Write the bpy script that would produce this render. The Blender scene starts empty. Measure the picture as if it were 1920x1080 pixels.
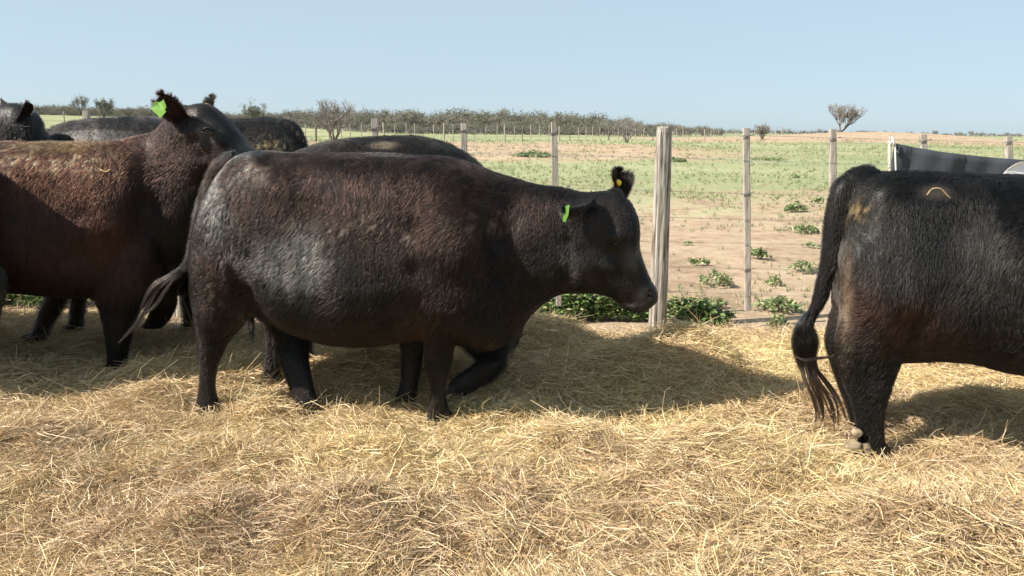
import bpy, math, random
import numpy as np
from mathutils import Vector, Matrix
from mathutils.kdtree import KDTree

random.seed(7)
rng = np.random.default_rng(7)
S = bpy.context.scene
COL = S.collection

# ------------------------------------------------------------------ camera
CAM_H, FPX = 1.4, 1500.0
PITCH = math.atan(295 / FPX)
ROLL = math.radians(0.6)
F_ = np.array([0, math.cos(PITCH), -math.sin(PITCH)])
U0 = np.array([0, math.sin(PITCH), math.cos(PITCH)])
R0 = np.array([1.0, 0, 0])
R_ = R0 * math.cos(ROLL) + U0 * math.sin(ROLL)
U_ = -R0 * math.sin(ROLL) + U0 * math.cos(ROLL)
CAM = np.array([0, 0, CAM_H])
cd = bpy.data.cameras.new('camera')
cd.sensor_width = 36
cd.lens = 36 * FPX / 1920
cd.clip_end = 6000
cd.clip_start = 0.05
cam = bpy.data.objects.new('camera', cd)
COL.objects.link(cam)
M = Matrix(((R_[0], U_[0], -F_[0], 0), (R_[1], U_[1], -F_[1], 0), (R_[2], U_[2], -F_[2], CAM_H), (0, 0, 0, 1)))
cam.matrix_world = M
S.camera = cam

# ------------------------------------------------------------------ world, sun, exposure
SUNV = Vector((-1.12, -0.33, 1.0)).normalized()      # towards the sun
EL = math.asin(SUNV.z)
AZ = math.atan2(SUNV.x, SUNV.y)
w = bpy.data.worlds.new("World")
S.world = w
w.use_nodes = True
nt = w.node_tree
bg = nt.nodes['Background']
sky = nt.nodes.new('ShaderNodeTexSky')
sky.sky_type = 'NISHITA'
sky.sun_disc = False
sky.sun_elevation = EL
sky.sun_rotation = AZ % (2 * math.pi)
sky.air_density = 0.65
sky.dust_density = 0.75
sky.ozone_density = 2.6
hz = nt.nodes.new('ShaderNodeMix')          # a high even veil of haze over the clear sky
hz.data_type = 'RGBA'
hz.inputs[0].default_value = 0.75
hz.inputs[7].default_value = (3.65, 4.55, 5.05, 1)
nt.links.new(sky.outputs[0], hz.inputs[6])
nt.links.new(hz.outputs[2], bg.inputs[0])
bg.inputs[1].default_value = 0.088
sd = bpy.data.lights.new('sun', 'SUN')
sd.energy = 5.0
sd.angle = math.radians(0.5)
sd.color = (1.0, 0.93, 0.82)
sun = bpy.data.objects.new('sun', sd)
COL.objects.link(sun)
sun.location = (-6, -3, 8)
sun.rotation_euler = SUNV.to_track_quat('Z', 'Y').to_euler()
S.view_settings.view_transform = 'Standard'
S.view_settings.look = 'None'
S.view_settings.exposure = 0.9
S.view_settings.gamma = 1
S.view_settings.use_curve_mapping = False
S.render.engine = 'CYCLES'
S.cycles.max_bounces = 6
S.cycles.diffuse_bounces = 3


# ------------------------------------------------------------------ helpers
def unproj(px, py, p0, n, off=0.0):
    """pixel of the photograph -> point on the vertical plane (P-p0).n = off"""
    d = F_ + R_ * ((px - 960) / FPX) - U_ * ((py - 540) / FPX)
    t = (off - np.dot(CAM - p0, n)) / np.dot(d, n)
    return CAM + d * t


def at_ground(px, py, z=0.0):
    d = F_ + R_ * ((px - 960) / FPX) - U_ * ((py - 540) / FPX)
    return CAM + d * ((z - CAM_H) / d[2])


def at_y(px, py, Y):
    d = F_ + R_ * ((px - 960) / FPX) - U_ * ((py - 540) / FPX)
    return CAM + d * (Y / d[1])


def tag(o, label=None, cat=None, group=None, kind=None):
    for k, v in (('label', label), ('category', cat), ('group', group), ('kind', kind)):
        if v:
            o[k] = v
    return o


def empty(name, loc, rz=0.0):
    o = bpy.data.objects.new(name, None)
    COL.objects.link(o)
    o.location = loc
    o.rotation_euler = (0, 0, rz)
    o.empty_display_size = 0.1
    return o


def mesh_obj(name, verts, faces, mat=None, parent=None, smooth=True, uniform=None):
    me = bpy.data.meshes.new(name)
    if uniform:
        verts = np.asarray(verts, dtype=np.float32)
        faces = np.asarray(faces, dtype=np.int32)
        me.vertices.add(len(verts))
        me.vertices.foreach_set('co', verts.ravel())
        k = faces.shape[1]
        me.loops.add(faces.size)
        me.loops.foreach_set('vertex_index', faces.ravel())
        me.polygons.add(len(faces))
        me.polygons.foreach_set('loop_start', np.arange(0, faces.size, k, dtype=np.int32))
        me.update(calc_edges=True)
    else:
        me.from_pydata([tuple(v) for v in verts], [], [tuple(int(i) for i in f) for f in faces])
        me.update()
    if smooth:
        me.polygons.foreach_set('use_smooth', np.ones(len(me.polygons), dtype=bool))
    if mat:
        me.materials.append(mat)
    o = bpy.data.objects.new(name, me)
    COL.objects.link(o)
    if parent:
        o.parent = parent
    return o


def set_col(me, name, cols, domain='POINT'):
    a = me.attributes.new(name, 'FLOAT_COLOR', domain)
    c = np.ones((len(cols), 4), dtype=np.float32)
    c[:, :3] = cols
    a.data.foreach_set('color', c.ravel())


# hashed value noise, vectorised
def _h(ix, iy, iz, seed):
    n = (ix * 374761393 + iy * 668265263 + iz * 2147483647 + seed * 974634777) & 0xffffffff
    n = ((n ^ (n >> 13)) * 1274126177) & 0xffffffff
    return ((n ^ (n >> 16)) & 0xffff) / 65535.0


def vnoise(p, seed=0):
    p = np.asarray(p, dtype=float)
    i = np.floor(p).astype(np.int64)
    f = p - i
    f = f * f * (3 - 2 * f)
    r = 0
    for dx in (0, 1):
        for dy in (0, 1):
            for dz in (0, 1):
                wgt = (f[:, 0] if dx else 1 - f[:, 0]) * (f[:, 1] if dy else 1 - f[:, 1]) * (f[:, 2] if dz else 1 - f[:, 2])
                r = r + wgt * _h(i[:, 0] + dx, i[:, 1] + dy, i[:, 2] + dz, seed)
    return r * 2 - 1


def fbm(p, seed=0, octv=3):
    r, a = 0, 1.0
    p = np.asarray(p, dtype=float)
    for k in range(octv):
        r = r + a * vnoise(p * (2 ** k), seed + k * 17)
        a *= 0.5
    return r


def sstep(a, b, x):
    t = np.clip((x - a) / (b - a), 0, 1)
    return t * t * (3 - 2 * t)


# ------------------------------------------------------------------ materials
def new_mat(name):
    m = bpy.data.materials.new(name)
    m.use_nodes = True
    return m, m.node_tree.nodes, m.node_tree.links, m.node_tree.nodes['Principled BSDF']


def noise_mat(name, c1, c2, scale=8, rough=0.8, bump=0.2, detail=5, stretch=(1, 1, 1), spec=0.3, dist=0.01, contrast=(0.3, 0.7), sss=0):
    m, N, L, B = new_mat(name)
    tc = N.new('ShaderNodeTexCoord')
    mp = N.new('ShaderNodeMapping')
    mp.inputs['Scale'].default_value = stretch
    nz = N.new('ShaderNodeTexNoise')
    nz.inputs['Scale'].default_value = scale
    nz.inputs['Detail'].default_value = detail
    rp = N.new('ShaderNodeValToRGB')
    rp.color_ramp.elements[0].position, rp.color_ramp.elements[1].position = contrast
    rp.color_ramp.elements[0].color = (*c1, 1)
    rp.color_ramp.elements[1].color = (*c2, 1)
    L.new(tc.outputs['Object'], mp.inputs[0])
    L.new(mp.outputs[0], nz.inputs[0])
    L.new(nz.outputs[0], rp.inputs[0])
    L.new(rp.outputs[0], B.inputs['Base Color'])
    B.inputs['Roughness'].default_value = rough
    B.inputs['Specular IOR Level'].default_value = spec
    if bump:
        bp = N.new('ShaderNodeBump')
        bp.inputs['Strength'].default_value = bump
        bp.inputs['Distance'].default_value = dist
        L.new(nz.outputs[0], bp.inputs['Height'])
        L.new(bp.outputs[0], B.inputs['Normal'])
    return m


def attr_mat(name, attr='tint', rough=0.6, spec=0.3, sheen=0.0, trans=0.0):
    m, N, L, B = new_mat(name)
    a = N.new('ShaderNodeAttribute')
    a.attribute_name = attr
    L.new(a.outputs['Color'], B.inputs['Base Color'])
    B.inputs['Roughness'].default_value = rough
    B.inputs['Specular IOR Level'].default_value = spec
    B.inputs['Sheen Weight'].default_value = sheen
    if trans:
        tr = N.new('ShaderNodeBsdfTranslucent')
        mx = N.new('ShaderNodeMixShader')
        mx.inputs[0].default_value = trans
        L.new(a.outputs['Color'], tr.inputs[0])
        L.new(B.outputs[0], mx.inputs[1])
        L.new(tr.outputs[0], mx.inputs[2])
        L.new(mx.outputs[0], N['Material Output'].inputs[0])
    return m


MAT_HIDE = attr_mat('cattle_hide', rough=0.48, spec=0.25, sheen=0.0)
_N, _L = MAT_HIDE.node_tree.nodes, MAT_HIDE.node_tree.links
_t = _N.new('ShaderNodeTexCoord')
_n = _N.new('ShaderNodeTexNoise')
_n.inputs['Scale'].default_value = 160
_n.inputs['Detail'].default_value = 4
_b = _N.new('ShaderNodeBump')
_b.inputs['Strength'].default_value = 0.6
_b.inputs['Distance'].default_value = 0.0012
_L.new(_t.outputs['Object'], _n.inputs[0])
_L.new(_n.outputs[0], _b.inputs['Height'])
_L.new(_b.outputs[0], _N['Principled BSDF'].inputs['Normal'])
MAT_STRAW = attr_mat('straw', rough=0.55, spec=0.35, trans=0.15)
MAT_LEAF = attr_mat('leaf', rough=0.5, spec=0.3, trans=0.25)
MAT_HOOF = noise_mat('hoof', (0.02, 0.018, 0.016), (0.07, 0.055, 0.04), 30, 0.6, 0.3)
MAT_EYE = noise_mat('eye', (0.004, 0.003, 0.003), (0.012, 0.007, 0.005), 20, 0.22, 0.0, spec=0.4)
MAT_GREEN = noise_mat('green_tag_plastic', (0.25, 0.50, 0.10), (0.31, 0.58, 0.14), 20, 0.4, 0.05)
MAT_DGREEN = noise_mat('dark_green_tag_plastic', (0.08, 0.19, 0.03), (0.12, 0.26, 0.05), 20, 0.4, 0.05)
MAT_YEL = noise_mat('yellow_tag_plastic', (0.80, 0.55, 0.05), (0.88, 0.65, 0.08), 20, 0.4, 0.05)
MAT_POST = noise_mat('weathered_post_wood', (0.11, 0.09, 0.075), (0.43, 0.40, 0.345), 7, 0.9, 0.7, detail=8, stretch=(9, 9, 0.7), contrast=(0.34, 0.60), dist=0.012)
MAT_BATTEN = noise_mat('weathered_batten_wood', (0.20, 0.17, 0.14), (0.46, 0.41, 0.36), 9, 0.9, 0.5, detail=7, stretch=(8, 8, 0.8), contrast=(0.30, 0.60), dist=0.006)
MAT_WIRE = noise_mat('fence_wire', (0.10, 0.10, 0.10), (0.24, 0.24, 0.23), 30, 0.5, 0.0)
MAT_BLUEWIRE = noise_mat('teal_wire', (0.12, 0.22, 0.22), (0.24, 0.34, 0.33), 30, 0.5, 0.0)
MAT_BANNER = noise_mat('banner_cloth', (0.040, 0.046, 0.055), (0.055, 0.062, 0.072), 3, 0.75, 0.15)
MAT_WHITE = noise_mat('white_print', (0.72, 0.72, 0.74), (0.8, 0.8, 0.82), 10, 0.6, 0.0)
MAT_ROPE = noise_mat('white_string', (0.6, 0.57, 0.5), (0.78, 0.75, 0.7), 40, 0.8, 0.1)
MAT_BARK = noise_mat('grey_bark', (0.10, 0.085, 0.07), (0.22, 0.19, 0.16), 4, 0.9, 0.3)
MAT_FARPOST = noise_mat('far_post_wood', (0.22, 0.19, 0.15), (0.48, 0.43, 0.36), 6, 0.9, 0.2, stretch=(4, 4, 0.6))
MAT_HAIR, _N, _L, _B = new_mat('cattle_hair')
_a = _N.new('ShaderNodeAttribute')
_a.attribute_name = 'tint'
_hb = _N.new('ShaderNodeBsdfHairPrincipled')
_hb.parametrization = 'COLOR'
_hb.inputs['Roughness'].default_value = 0.36
_hb.inputs['Radial Roughness'].default_value = 0.6
_hb.inputs['IOR'].default_value = 1.42
_L.new(_a.outputs['Color'], _hb.inputs['Color'])
_L.new(_hb.outputs[0], _N['Material Output'].inputs[0])


# ------------------------------------------------------------------ ground
MOUNDS = []          # x, y, rx, ry, h


FEET = [tuple(at_ground(*q)[:2]) for q in ((390, 776), (584, 784), (822, 792), (760, 770), (512, 738), (860, 765), (930, 750), (1638, 866), (1618, 845), (220, 704), (64, 655), (140, 638), (1560, 815))]


def mound_px(px, py, rx, ry, h):
    p = at_ground(px, py)
    MOUNDS.append((p[0], p[1], rx, ry, h))


mound_px(1275, 715, 0.34, 0.25, 0.29)
mound_px(1060, 850, 0.24, 0.20, 0.13)
mound_px(1010, 665, 0.40, 0.30, 0.14)
mound_px(700, 720, 0.35, 0.22, 0.10)
mound_px(150, 880, 0.60, 0.22, 0.05)
mound_px(560, 900, 0.50, 0.18, 0.04)
mound_px(1380, 880, 0.40, 0.18, 0.05)
mound_px(1820, 790, 0.40, 0.30, 0.07)
mound_px(1700, 1010, 0.50, 0.25, 0.09)
mound_px(700, 1000, 0.60, 0.25, 0.07)

mr = np.random.default_rng(23)
for _k in range(70):
    _y = mr.uniform(2.0, 5.2)
    _r = mr.uniform(0.07, 0.20)
    MOUNDS.append((mr.uniform(-0.7, 0.7) * _y, _y, _r * mr.uniform(0.8, 1.6), _r, _r * mr.uniform(0.2, 0.42)))


def gz(x, y):
    x = np.asarray(x, float)
    y = np.asarray(y, float)
    z = 0.62 * sstep(9, 70, y) + 0.35 * sstep(80, 300, y)
    z = z + 2.3 * sstep(-14, -70, x) * sstep(28, 120, y)
    z = z + 1.15 * np.exp(-(((x - 50) / 16) ** 2 + ((y - 112) / 10) ** 2))
    z = z + 0.35 * np.exp(-(((x - 27) / 9) ** 2 + ((y - 70) / 6) ** 2))
    p = np.stack([x, y, np.zeros_like(x)], -1).reshape(-1, 3)
    rel = (0.06 * fbm(p * 0.25, 5, 3) * np.clip((p[:, 1] - 6) / 10, 0, 1) + 0.02 * fbm(p * 1.5, 8, 3) * sstep(6, 7, p[:, 1])).reshape(x.shape)
    return z + rel


def straw_w(x, y):
    """how much straw lies here, 1 in the pen to 0 outside the fence"""
    p = np.stack([np.ravel(x), np.ravel(y), np.zeros(np.size(x))], -1)
    e = 5.62 + 0.18 * fbm(p * 1.3, 21, 2) - 0.06 * p[:, 0]
    return (1 - sstep(e - 0.35, e + 0.15, p[:, 1])).reshape(np.shape(x))


def hs(x, y):
    x = np.asarray(x, float)
    y = np.asarray(y, float)
    p = np.stack([x, y, np.zeros_like(x)], -1).reshape(-1, 3)
    z = 0.030 + 0.034 * fbm(p * 1.7, 31, 2) + 0.014 * fbm(p * 6, 33, 2) + 0.008 * fbm(p * 17, 35, 2)
    pit = fbm(p * 3.1 + 9, 37, 2)
    z = z + 0.035 * np.clip(pit - 0.1, -0.5, 1) * sstep(4.0, 3.2, p[:, 1])
    for mx, my, rx, ry, h in MOUNDS:
        z = z + h * np.exp(-((p[:, 0] - mx) / rx) ** 2 - ((p[:, 1] - my) / ry) ** 2)
    for fx, fy in FEET:
        z = z - np.maximum(z - 0.010, 0) * 0.95 * np.exp(-((p[:, 0] - fx) / 0.16) ** 2 - ((p[:, 1] - (fy - 0.10)) / 0.22) ** 2)
    z = np.maximum(z, 0.0).reshape(x.shape)
    return z * straw_w(x, y)


def axis(lo, hi, step, far_lo, far_hi, g=1.13):
    a = list(np.arange(lo, hi + 1e-6, step))
    s, v = step, hi
    while v < far_hi:
        s *= g
        v += s
        a.append(v)
    s, v, b = step, lo, []
    while v > far_lo:
        s *= g
        v -= s
        b.append(v)
    return np.array(b[::-1] + a)


gx = axis(-5, 5, 0.05, -1600, 1600)
gy = axis(1.6, 7.4, 0.05, -40, 2600, 1.06)
GX, GY = np.meshgrid(gx, gy)
GZ = gz(GX, GY) + hs(GX, GY) - 0.012
nx, ny = len(gx), len(gy)
idx = np.arange(nx * ny).reshape(ny, nx)
quads = np.stack([idx[:-1, :-1], idx[:-1, 1:], idx[1:, 1:], idx[1:, :-1]], -1).reshape(-1, 4)

mg, N, L, B = new_mat('ground_soil_grass')
geo = N.new('ShaderNodeNewGeometry')
sep = N.new('ShaderNodeSeparateXYZ')
L.new(geo.outputs['Position'], sep.inputs[0])


def nz_(scale, detail=6, rough=0.6, sx=1, sy=1):
    mp = N.new('ShaderNodeMapping')
    mp.inputs['Scale'].default_value = (sx, sy, 1)
    L.new(geo.outputs['Position'], mp.inputs[0])
    n = N.new('ShaderNodeTexNoise')
    n.inputs['Scale'].default_value = scale
    n.inputs['Detail'].default_value = detail
    n.inputs['Roughness'].default_value = rough
    L.new(mp.outputs[0], n.inputs[0])
    return n.outputs[0]


def ramp_(inp, stops):
    r = N.new('ShaderNodeValToRGB')
    e = r.color_ramp.elements
    while len(e) > len(stops):
        e.remove(e[-1])
    while len(e) < len(stops):
        e.new(0.5)
    for k, (p, c) in enumerate(stops):
        e[k].position = p
        e[k].color = (*c, 1) if len(c) == 3 else c
    L.new(inp, r.inputs[0])
    return r.outputs[0]


def math_(op, a, b=None, clamp=False):
    n = N.new('ShaderNodeMath')
    n.operation = op
    n.use_clamp = clamp
    for k, v in enumerate((a, b)):
        if v is None:
            continue
        if isinstance(v, (int, float)):
            n.inputs[k].default_value = v
        else:
            L.new(v, n.inputs[k])
    return n.outputs[0]


def mix_(f, a, b):
    n = N.new('ShaderNodeMix')
    n.data_type = 'RGBA'
    for sock, v in ((n.inputs[0], f), (n.inputs[6], a), (n.inputs[7], b)):
        if isinstance(v, (tuple, float, int)):
            sock.default_value = (*v, 1) if isinstance(v, tuple) else v
        else:
            L.new(v, sock)
    return n.outputs[2]


def mapr(inp, a, b, c, d):
    n = N.new('ShaderNodeMapRange')
    n.interpolation_type = 'SMOOTHSTEP'
    L.new(inp, n.inputs[0])
    for k, v in enumerate((a, b, c, d)):
        n.inputs[k + 1].default_value = v
    return n.outputs[0]


fine = nz_(5.0, 10, 0.75)
med = nz_(0.9, 8, 0.65)
big = nz_(0.10, 5, 0.6, 0.5, 1)
soil = ramp_(math_('ADD', math_('MULTIPLY', fine, 0.55), math_('MULTIPLY', med, 0.45)),
             [(0.36, (0.22, 0.15, 0.10)), (0.5, (0.39, 0.29, 0.20)), (0.64, (0.50, 0.39, 0.285))])
grass = ramp_(math_('ADD', math_('MULTIPLY', fine, 0.6), math_('MULTIPLY', big, 0.4)),
              [(0.36, (0.16, 0.185, 0.095)), (0.5, (0.27, 0.29, 0.155)), (0.62, (0.41, 0.385, 0.24))])
# green cover: sparse near the fence, denser from 14 m, sandy band at the left about 45 m, green again beyond
yy = math_('ADD', sep.outputs[1], math_('MULTIPLY', math_('SUBTRACT', big, 0.5), 26.0))
cov = mapr(yy, 9.0, 24.0, 0.02, 0.80)
band = math_('MULTIPLY', mapr(yy, 30, 38, 0, 1), mapr(yy, 52, 60, 1, 0))
band = math_('MULTIPLY', band, mapr(sep.outputs[0], 2, 16, 1, 0.15))
cov = math_('SUBTRACT', cov, math_('MULTIPLY', band, 0.75))
dune = math_('MULTIPLY', math_('MULTIPLY', mapr(sep.outputs[0], 10, 20, 0, 1), mapr(sep.outputs[0], 56, 68, 1, 0)),
             math_('MULTIPLY', mapr(sep.outputs[1], 62, 68, 0, 1), mapr(sep.outputs[1], 118, 128, 1, 0)))
cov = math_('SUBTRACT', cov, math_('MULTIPLY', dune, 0.62))
patch = math_('ADD', math_('MULTIPLY', med, 0.6), math_('MULTIPLY', fine, 0.4))
cmask = math_('MULTIPLY', math_('SUBTRACT', math_('ADD', patch, math_('MULTIPLY', cov, 0.62)), 0.72), 5.0, True)
field = mix_(cmask, soil, grass)
litter = ramp_(nz_(38, 8, 0.8), [(0.30, (0.12, 0.08, 0.042)), (0.46, (0.38, 0.27, 0.15)), (0.66, (0.60, 0.47, 0.29))])
sw = N.new('ShaderNodeAttribute')
sw.attribute_name = 'straw'
col = mix_(sw.outputs['Fac'], field, litter)
L.new(col, B.inputs['Base Color'])
B.inputs['Roughness'].default_value = 0.95
B.inputs['Specular IOR Level'].default_value = 0.1
bp = N.new('ShaderNodeBump')
bp.inputs['Strength'].default_value = 0.8
bp.inputs['Distance'].default_value = 0.03
L.new(math_('ADD', fine, math_('MULTIPLY', nz_(26, 8, 0.8), 0.5)), bp.inputs['Height'])
L.new(bp.outputs[0], B.inputs['Normal'])

gr = mesh_obj('ground', np.stack([GX, GY, GZ], -1).reshape(-1, 3), quads, mg, uniform=True)
a = gr.data.attributes.new('straw', 'FLOAT', 'POINT')
a.data.foreach_set('value', straw_w(GX, GY).ravel().astype(np.float32))
tag(gr, kind='structure')


# ------------------------------------------------------------------ straw bedding
def straw_mesh(name, P, ang, pitch, Ln, W, colr, bend=0.5):
    """ribbons of three segments each; P centres, ang heading, pitch rise"""
    n = len(P)
    d = np.stack([np.cos(ang) * np.cos(pitch), np.sin(ang) * np.cos(pitch), np.sin(pitch)], -1)
    up = rng.normal(size=(n, 3))
    side = np.cross(d, up)
    side /= np.linalg.norm(side, axis=1)[:, None]
    cv = rng.normal(size=(n, 3)) * bend
    cv[:, 2] *= 0.6
    V = np.zeros((n, 4, 2, 3), dtype=np.float32)
    for k, t in enumerate((-0.5, -0.17, 0.17, 0.5)):
        c = P + d * (Ln * t)[:, None] + cv * (Ln * (t * t - 0.08))[:, None]
        ww = W * (1.0 if abs(t) < 0.4 else 0.6)
        V[:, k, 0] = c - side * ww[:, None]
        V[:, k, 1] = c + side * ww[:, None]
    base = (np.arange(n) * 8)[:, None]
    q = np.concatenate([base + np.array([[2 * k, 2 * k + 1, 2 * k + 3, 2 * k + 2]]) for k in range(3)], 1).reshape(-1, 4)
    o = mesh_obj(name, V.reshape(-1, 3), q, MAT_STRAW, uniform=True, smooth=False)
    set_col(o.data, 'tint', np.repeat(colr, 8, axis=0))
    return o


def straw_cols(n):
    pal = np.array([(0.62, 0.46, 0.22), (0.72, 0.57, 0.33), (0.50, 0.34, 0.14), (0.58, 0.42, 0.26), (0.45, 0.40, 0.17), (0.78, 0.66, 0.42), (0.30, 0.20, 0.10)])
    c = pal[rng.choice(7, n, p=[.24, .2, .16, .14, .08, .08, .10])]
    return c * rng.uniform(0.75, 1.12, (n, 1))


NS = 285000
u = rng.random(NS * 2)
Ys = 1.75 + 4.25 * u ** 1.15
Xs = rng.uniform(-1, 1, NS * 2) * (0.70 * Ys + 1.0)
keep = rng.random(NS * 2) < straw_w(Xs, Ys) * (0.62 + 0.38 * (fbm(np.stack([Xs, Ys, 0 * Xs], -1) * 4, 77, 2) + 1) / 2 + 0.2)
Xs, Ys = Xs[keep][:NS], Ys[keep][:NS]
n = len(Xs)
q3 = np.stack([Xs, Ys, 0 * Xs], -1)
# tufts share a direction, so that the hay lies in swirls
ang = fbm(q3 * 2.6, 91, 2) * 5.0 + rng.normal(0, 0.55, n)
pit = rng.normal(0, 0.25, n) + 0.25 * fbm(q3 * 5, 93, 2)
wild = rng.random(n) < 0.022
pit[wild] = rng.uniform(0.3, 1.2, wild.sum())
Ln = np.clip(rng.lognormal(math.log(0.085), 0.55, n), 0.03, 0.27)
W = rng.uniform(0.0007, 0.0016, n)
W[rng.random(n) < 0.05] *= 1.9
zl = rng.beta(1.2, 3, n) * 0.042
P = np.stack([Xs, Ys, hs(Xs, Ys) + zl + np.where(wild, np.sin(np.abs(pit)) * Ln * 0.45, 0)], -1)
cl = straw_cols(n)
zone = fbm(q3 * 1.6, 55, 3)[:, None]
cl = (cl * 0.86 + cl.mean(1, keepdims=True) * 0.14) * (1 + 0.10 * zone) * np.array([[1, 1, 1]]) + np.array([[0.0, 0.012, -0.01]]) * zone
cl = np.clip(cl * np.array([[1.13, 1.10, 1.08]]), 0.02, 0.92)
tag(straw_mesh('straw_bedding', P, ang, pit, Ln, W, cl, 0.7), kind='stuff')


# ------------------------------------------------------------------ field vegetation
def blades(n_t, spread, h, per, width, seedc, lean=0.5):
    pass


def grass_tufts(name, X, Y, size, cols, per=5):
    n = len(X)
    Z = gz(X, Y)
    V, C = [], []
    for k in range(per):
        a = rng.uniform(0, 6.283, n)
        r = size * rng.uniform(0.1, 0.5, n)
        bx, by = X + np.cos(a) * r, Y + np.sin(a) * r
        a2 = rng.uniform(0, 6.283, n)
        wv = size * 0.10
        le = size * rng.uniform(0.2, 0.9, n)
        h = size * rng.uniform(0.5, 1.0, n)
        a3 = rng.uniform(0, 6.283, n)
        v = np.zeros((n, 3, 3))
        v[:, 0] = np.stack([bx + np.cos(a2) * wv, by + np.sin(a2) * wv, Z - 0.01], -1)
        v[:, 1] = np.stack([bx - np.cos(a2) * wv, by - np.sin(a2) * wv, Z - 0.01], -1)
        v[:, 2] = np.stack([bx + np.cos(a3) * le, by + np.sin(a3) * le, Z + h], -1)
        V.append(v)
        C.append(np.repeat(cols * rng.uniform(0.75, 1.2, (n, 1)), 3, axis=0))
    V = np.concatenate(V).reshape(-1, 3)
    o = mesh_obj(name, V, np.arange(len(V)).reshape(-1, 3), MAT_LEAF, uniform=True, smooth=False)
    set_col(o.data, 'tint', np.clip(np.concatenate(C), 0.01, 0.9))
    return tag(o, kind='stuff')


n = 42000
Yg = 6.2 * (70 / 6.2) ** (rng.random(n) ** 0.8)
Xg = rng.uniform(-0.85, 0.85, n) * Yg
pg = np.stack([Xg, Yg, 0 * Xg], -1)
dens = fbm(pg * 0.5, 61, 3) * 0.5 + 0.42 * sstep(10, 22, Yg) - 0.1
kp = (rng.random(n) < np.clip(dens + 0.12, 0.03, 1)) & (straw_w(Xg, Yg) < 0.3)
Xg, Yg = Xg[kp], Yg[kp]
gc = np.array([(0.21, 0.25, 0.12), (0.29, 0.32, 0.16), (0.42, 0.37, 0.22), (0.15, 0.20, 0.09)])[rng.choice(4, len(Xg), p=[.35, .3, .2, .15])]
grass_tufts('field_grass', Xg, Yg, 0.035 + 0.0022 * Yg * rng.uniform(0.5, 1.3, len(Xg)), gc)


def leafy(name, cx, cy, rx, ry, h, nleaf, leaf=0.022, parent=None, pal=None, zf=None, upright=0.0, nstem=10):
    """broad leaves on thin stems inside a low dome"""
    pal = pal or [(0.09, 0.16, 0.045), (0.14, 0.23, 0.07), (0.22, 0.30, 0.10), (0.06, 0.10, 0.035), (0.30, 0.29, 0.14)]
    a = rng.uniform(0, 6.283, nleaf)
    r = np.sqrt(rng.random(nleaf))
    lump = 0.75 + 0.5 * vnoise(np.stack([np.cos(a) * 2, np.sin(a) * 2, r * 2], -1), int(abs(cx) * 100) % 97)
    x = cx + np.cos(a) * r * rx * lump
    y = cy + np.sin(a) * r * ry * lump
    top = h * np.sqrt(np.clip(1.05 - r * r, 0.05, 1)) * (0.65 + 0.6 * np.abs(vnoise(np.stack([x * 9, y * 9, 0 * x], -1), 3)))
    z = gz(x, y) + hs(x, y) * 0.5 + top * rng.uniform(0.1, 1.0, nleaf) ** 0.6
    c = np.stack([x, y, z], -1)
    d = rng.normal(size=(nleaf, 3))
    d[:, 2] = np.abs(d[:, 2]) * 0.4 + upright
    d /= np.linalg.norm(d, axis=1)[:, None]
    s = np.cross(d, rng.normal(size=(nleaf, 3)) * 0.5 + np.array([0, 0, 1.0]))
    s /= np.linalg.norm(s, axis=1)[:, None]
    nn = np.cross(s, d)
    l = leaf * rng.uniform(0.6, 1.4, nleaf)[:, None]
    wd = l * 0.42
    V = np.zeros((nleaf, 6, 3))
    V[:, 0] = c - d * l
    V[:, 1] = c - d * l * 0.2 + s * wd + nn * l * 0.15
    V[:, 2] = c + d * l * 0.5 + s * wd * 0.8 + nn * l * 0.12
    V[:, 3] = c + d * l * 1.1 - nn * l * 0.2
    V[:, 4] = c + d * l * 0.5 - s * wd * 0.8 + nn * l * 0.12
    V[:, 5] = c - d * l * 0.2 - s * wd + nn * l * 0.15
    b = (np.arange(nleaf) * 6)[:, None]
    fc = np.concatenate([b + np.array([[0, 1, 2, 3]]), b + np.array([[0, 3, 4, 5]])], 1).reshape(-1, 4)
    V = V.reshape(-1, 3)
    cols = np.array(pal)[rng.integers(0, len(pal), nleaf)] * rng.uniform(0.8, 1.25, (nleaf, 1))
    C = np.repeat(cols, 6, axis=0)
    # stems
    sv, sf, sc = [], [], []
    nb = len(V)
    for k in range(nstem):
        a0 = random.uniform(0, 6.283)
        rr = random.uniform(0.2, 0.9)
        p0 = np.array([cx, cy, 0.0]) + np.array([math.cos(a0) * rx * rr * 0.3, math.sin(a0) * ry * rr * 0.3, 0])
        p0[2] = float(gz(p0[0], p0[1]))
        p1 = np.array([cx + math.cos(a0) * rx * rr, cy + math.sin(a0) * ry * rr, p0[2] + h * random.uniform(0.6, 1.0)])
        o_ = np.array([0.003, 0, 0])
        i0 = nb + len(sv)
        sv += [p0 - o_, p0 + o_, p1 + o_ * 0.5, p1 - o_ * 0.5]
        sf.append((i0, i0 + 1, i0 + 2, i0 + 3))
        sc += [(0.16, 0.2, 0.07)] * 4
    if sv:
        V = np.concatenate([V, np.array(sv)])
        fc = np.concatenate([fc, np.array(sf)])
        C = np.concatenate([C, np.array(sc)])
    base = np.array([cx, cy, float(gz(cx, cy))])
    o = mesh_obj(name, V - base, fc, MAT_LEAF, parent=parent, uniform=True, smooth=False)
    o.location = base
    set_col(o.data, 'tint', np.clip(C, 0.01, 0.8))
    return o


FENCE_A = np.array([1.09, 5.83])
FDIR = np.array([-3.59, 0.24]) / np.linalg.norm([3.59, 0.24])
fdl = FDIR / FDIR[0]          # per metre of X


def fence_y(x):
    return FENCE_A[1] + (x - FENCE_A[0]) * fdl[1]


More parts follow.
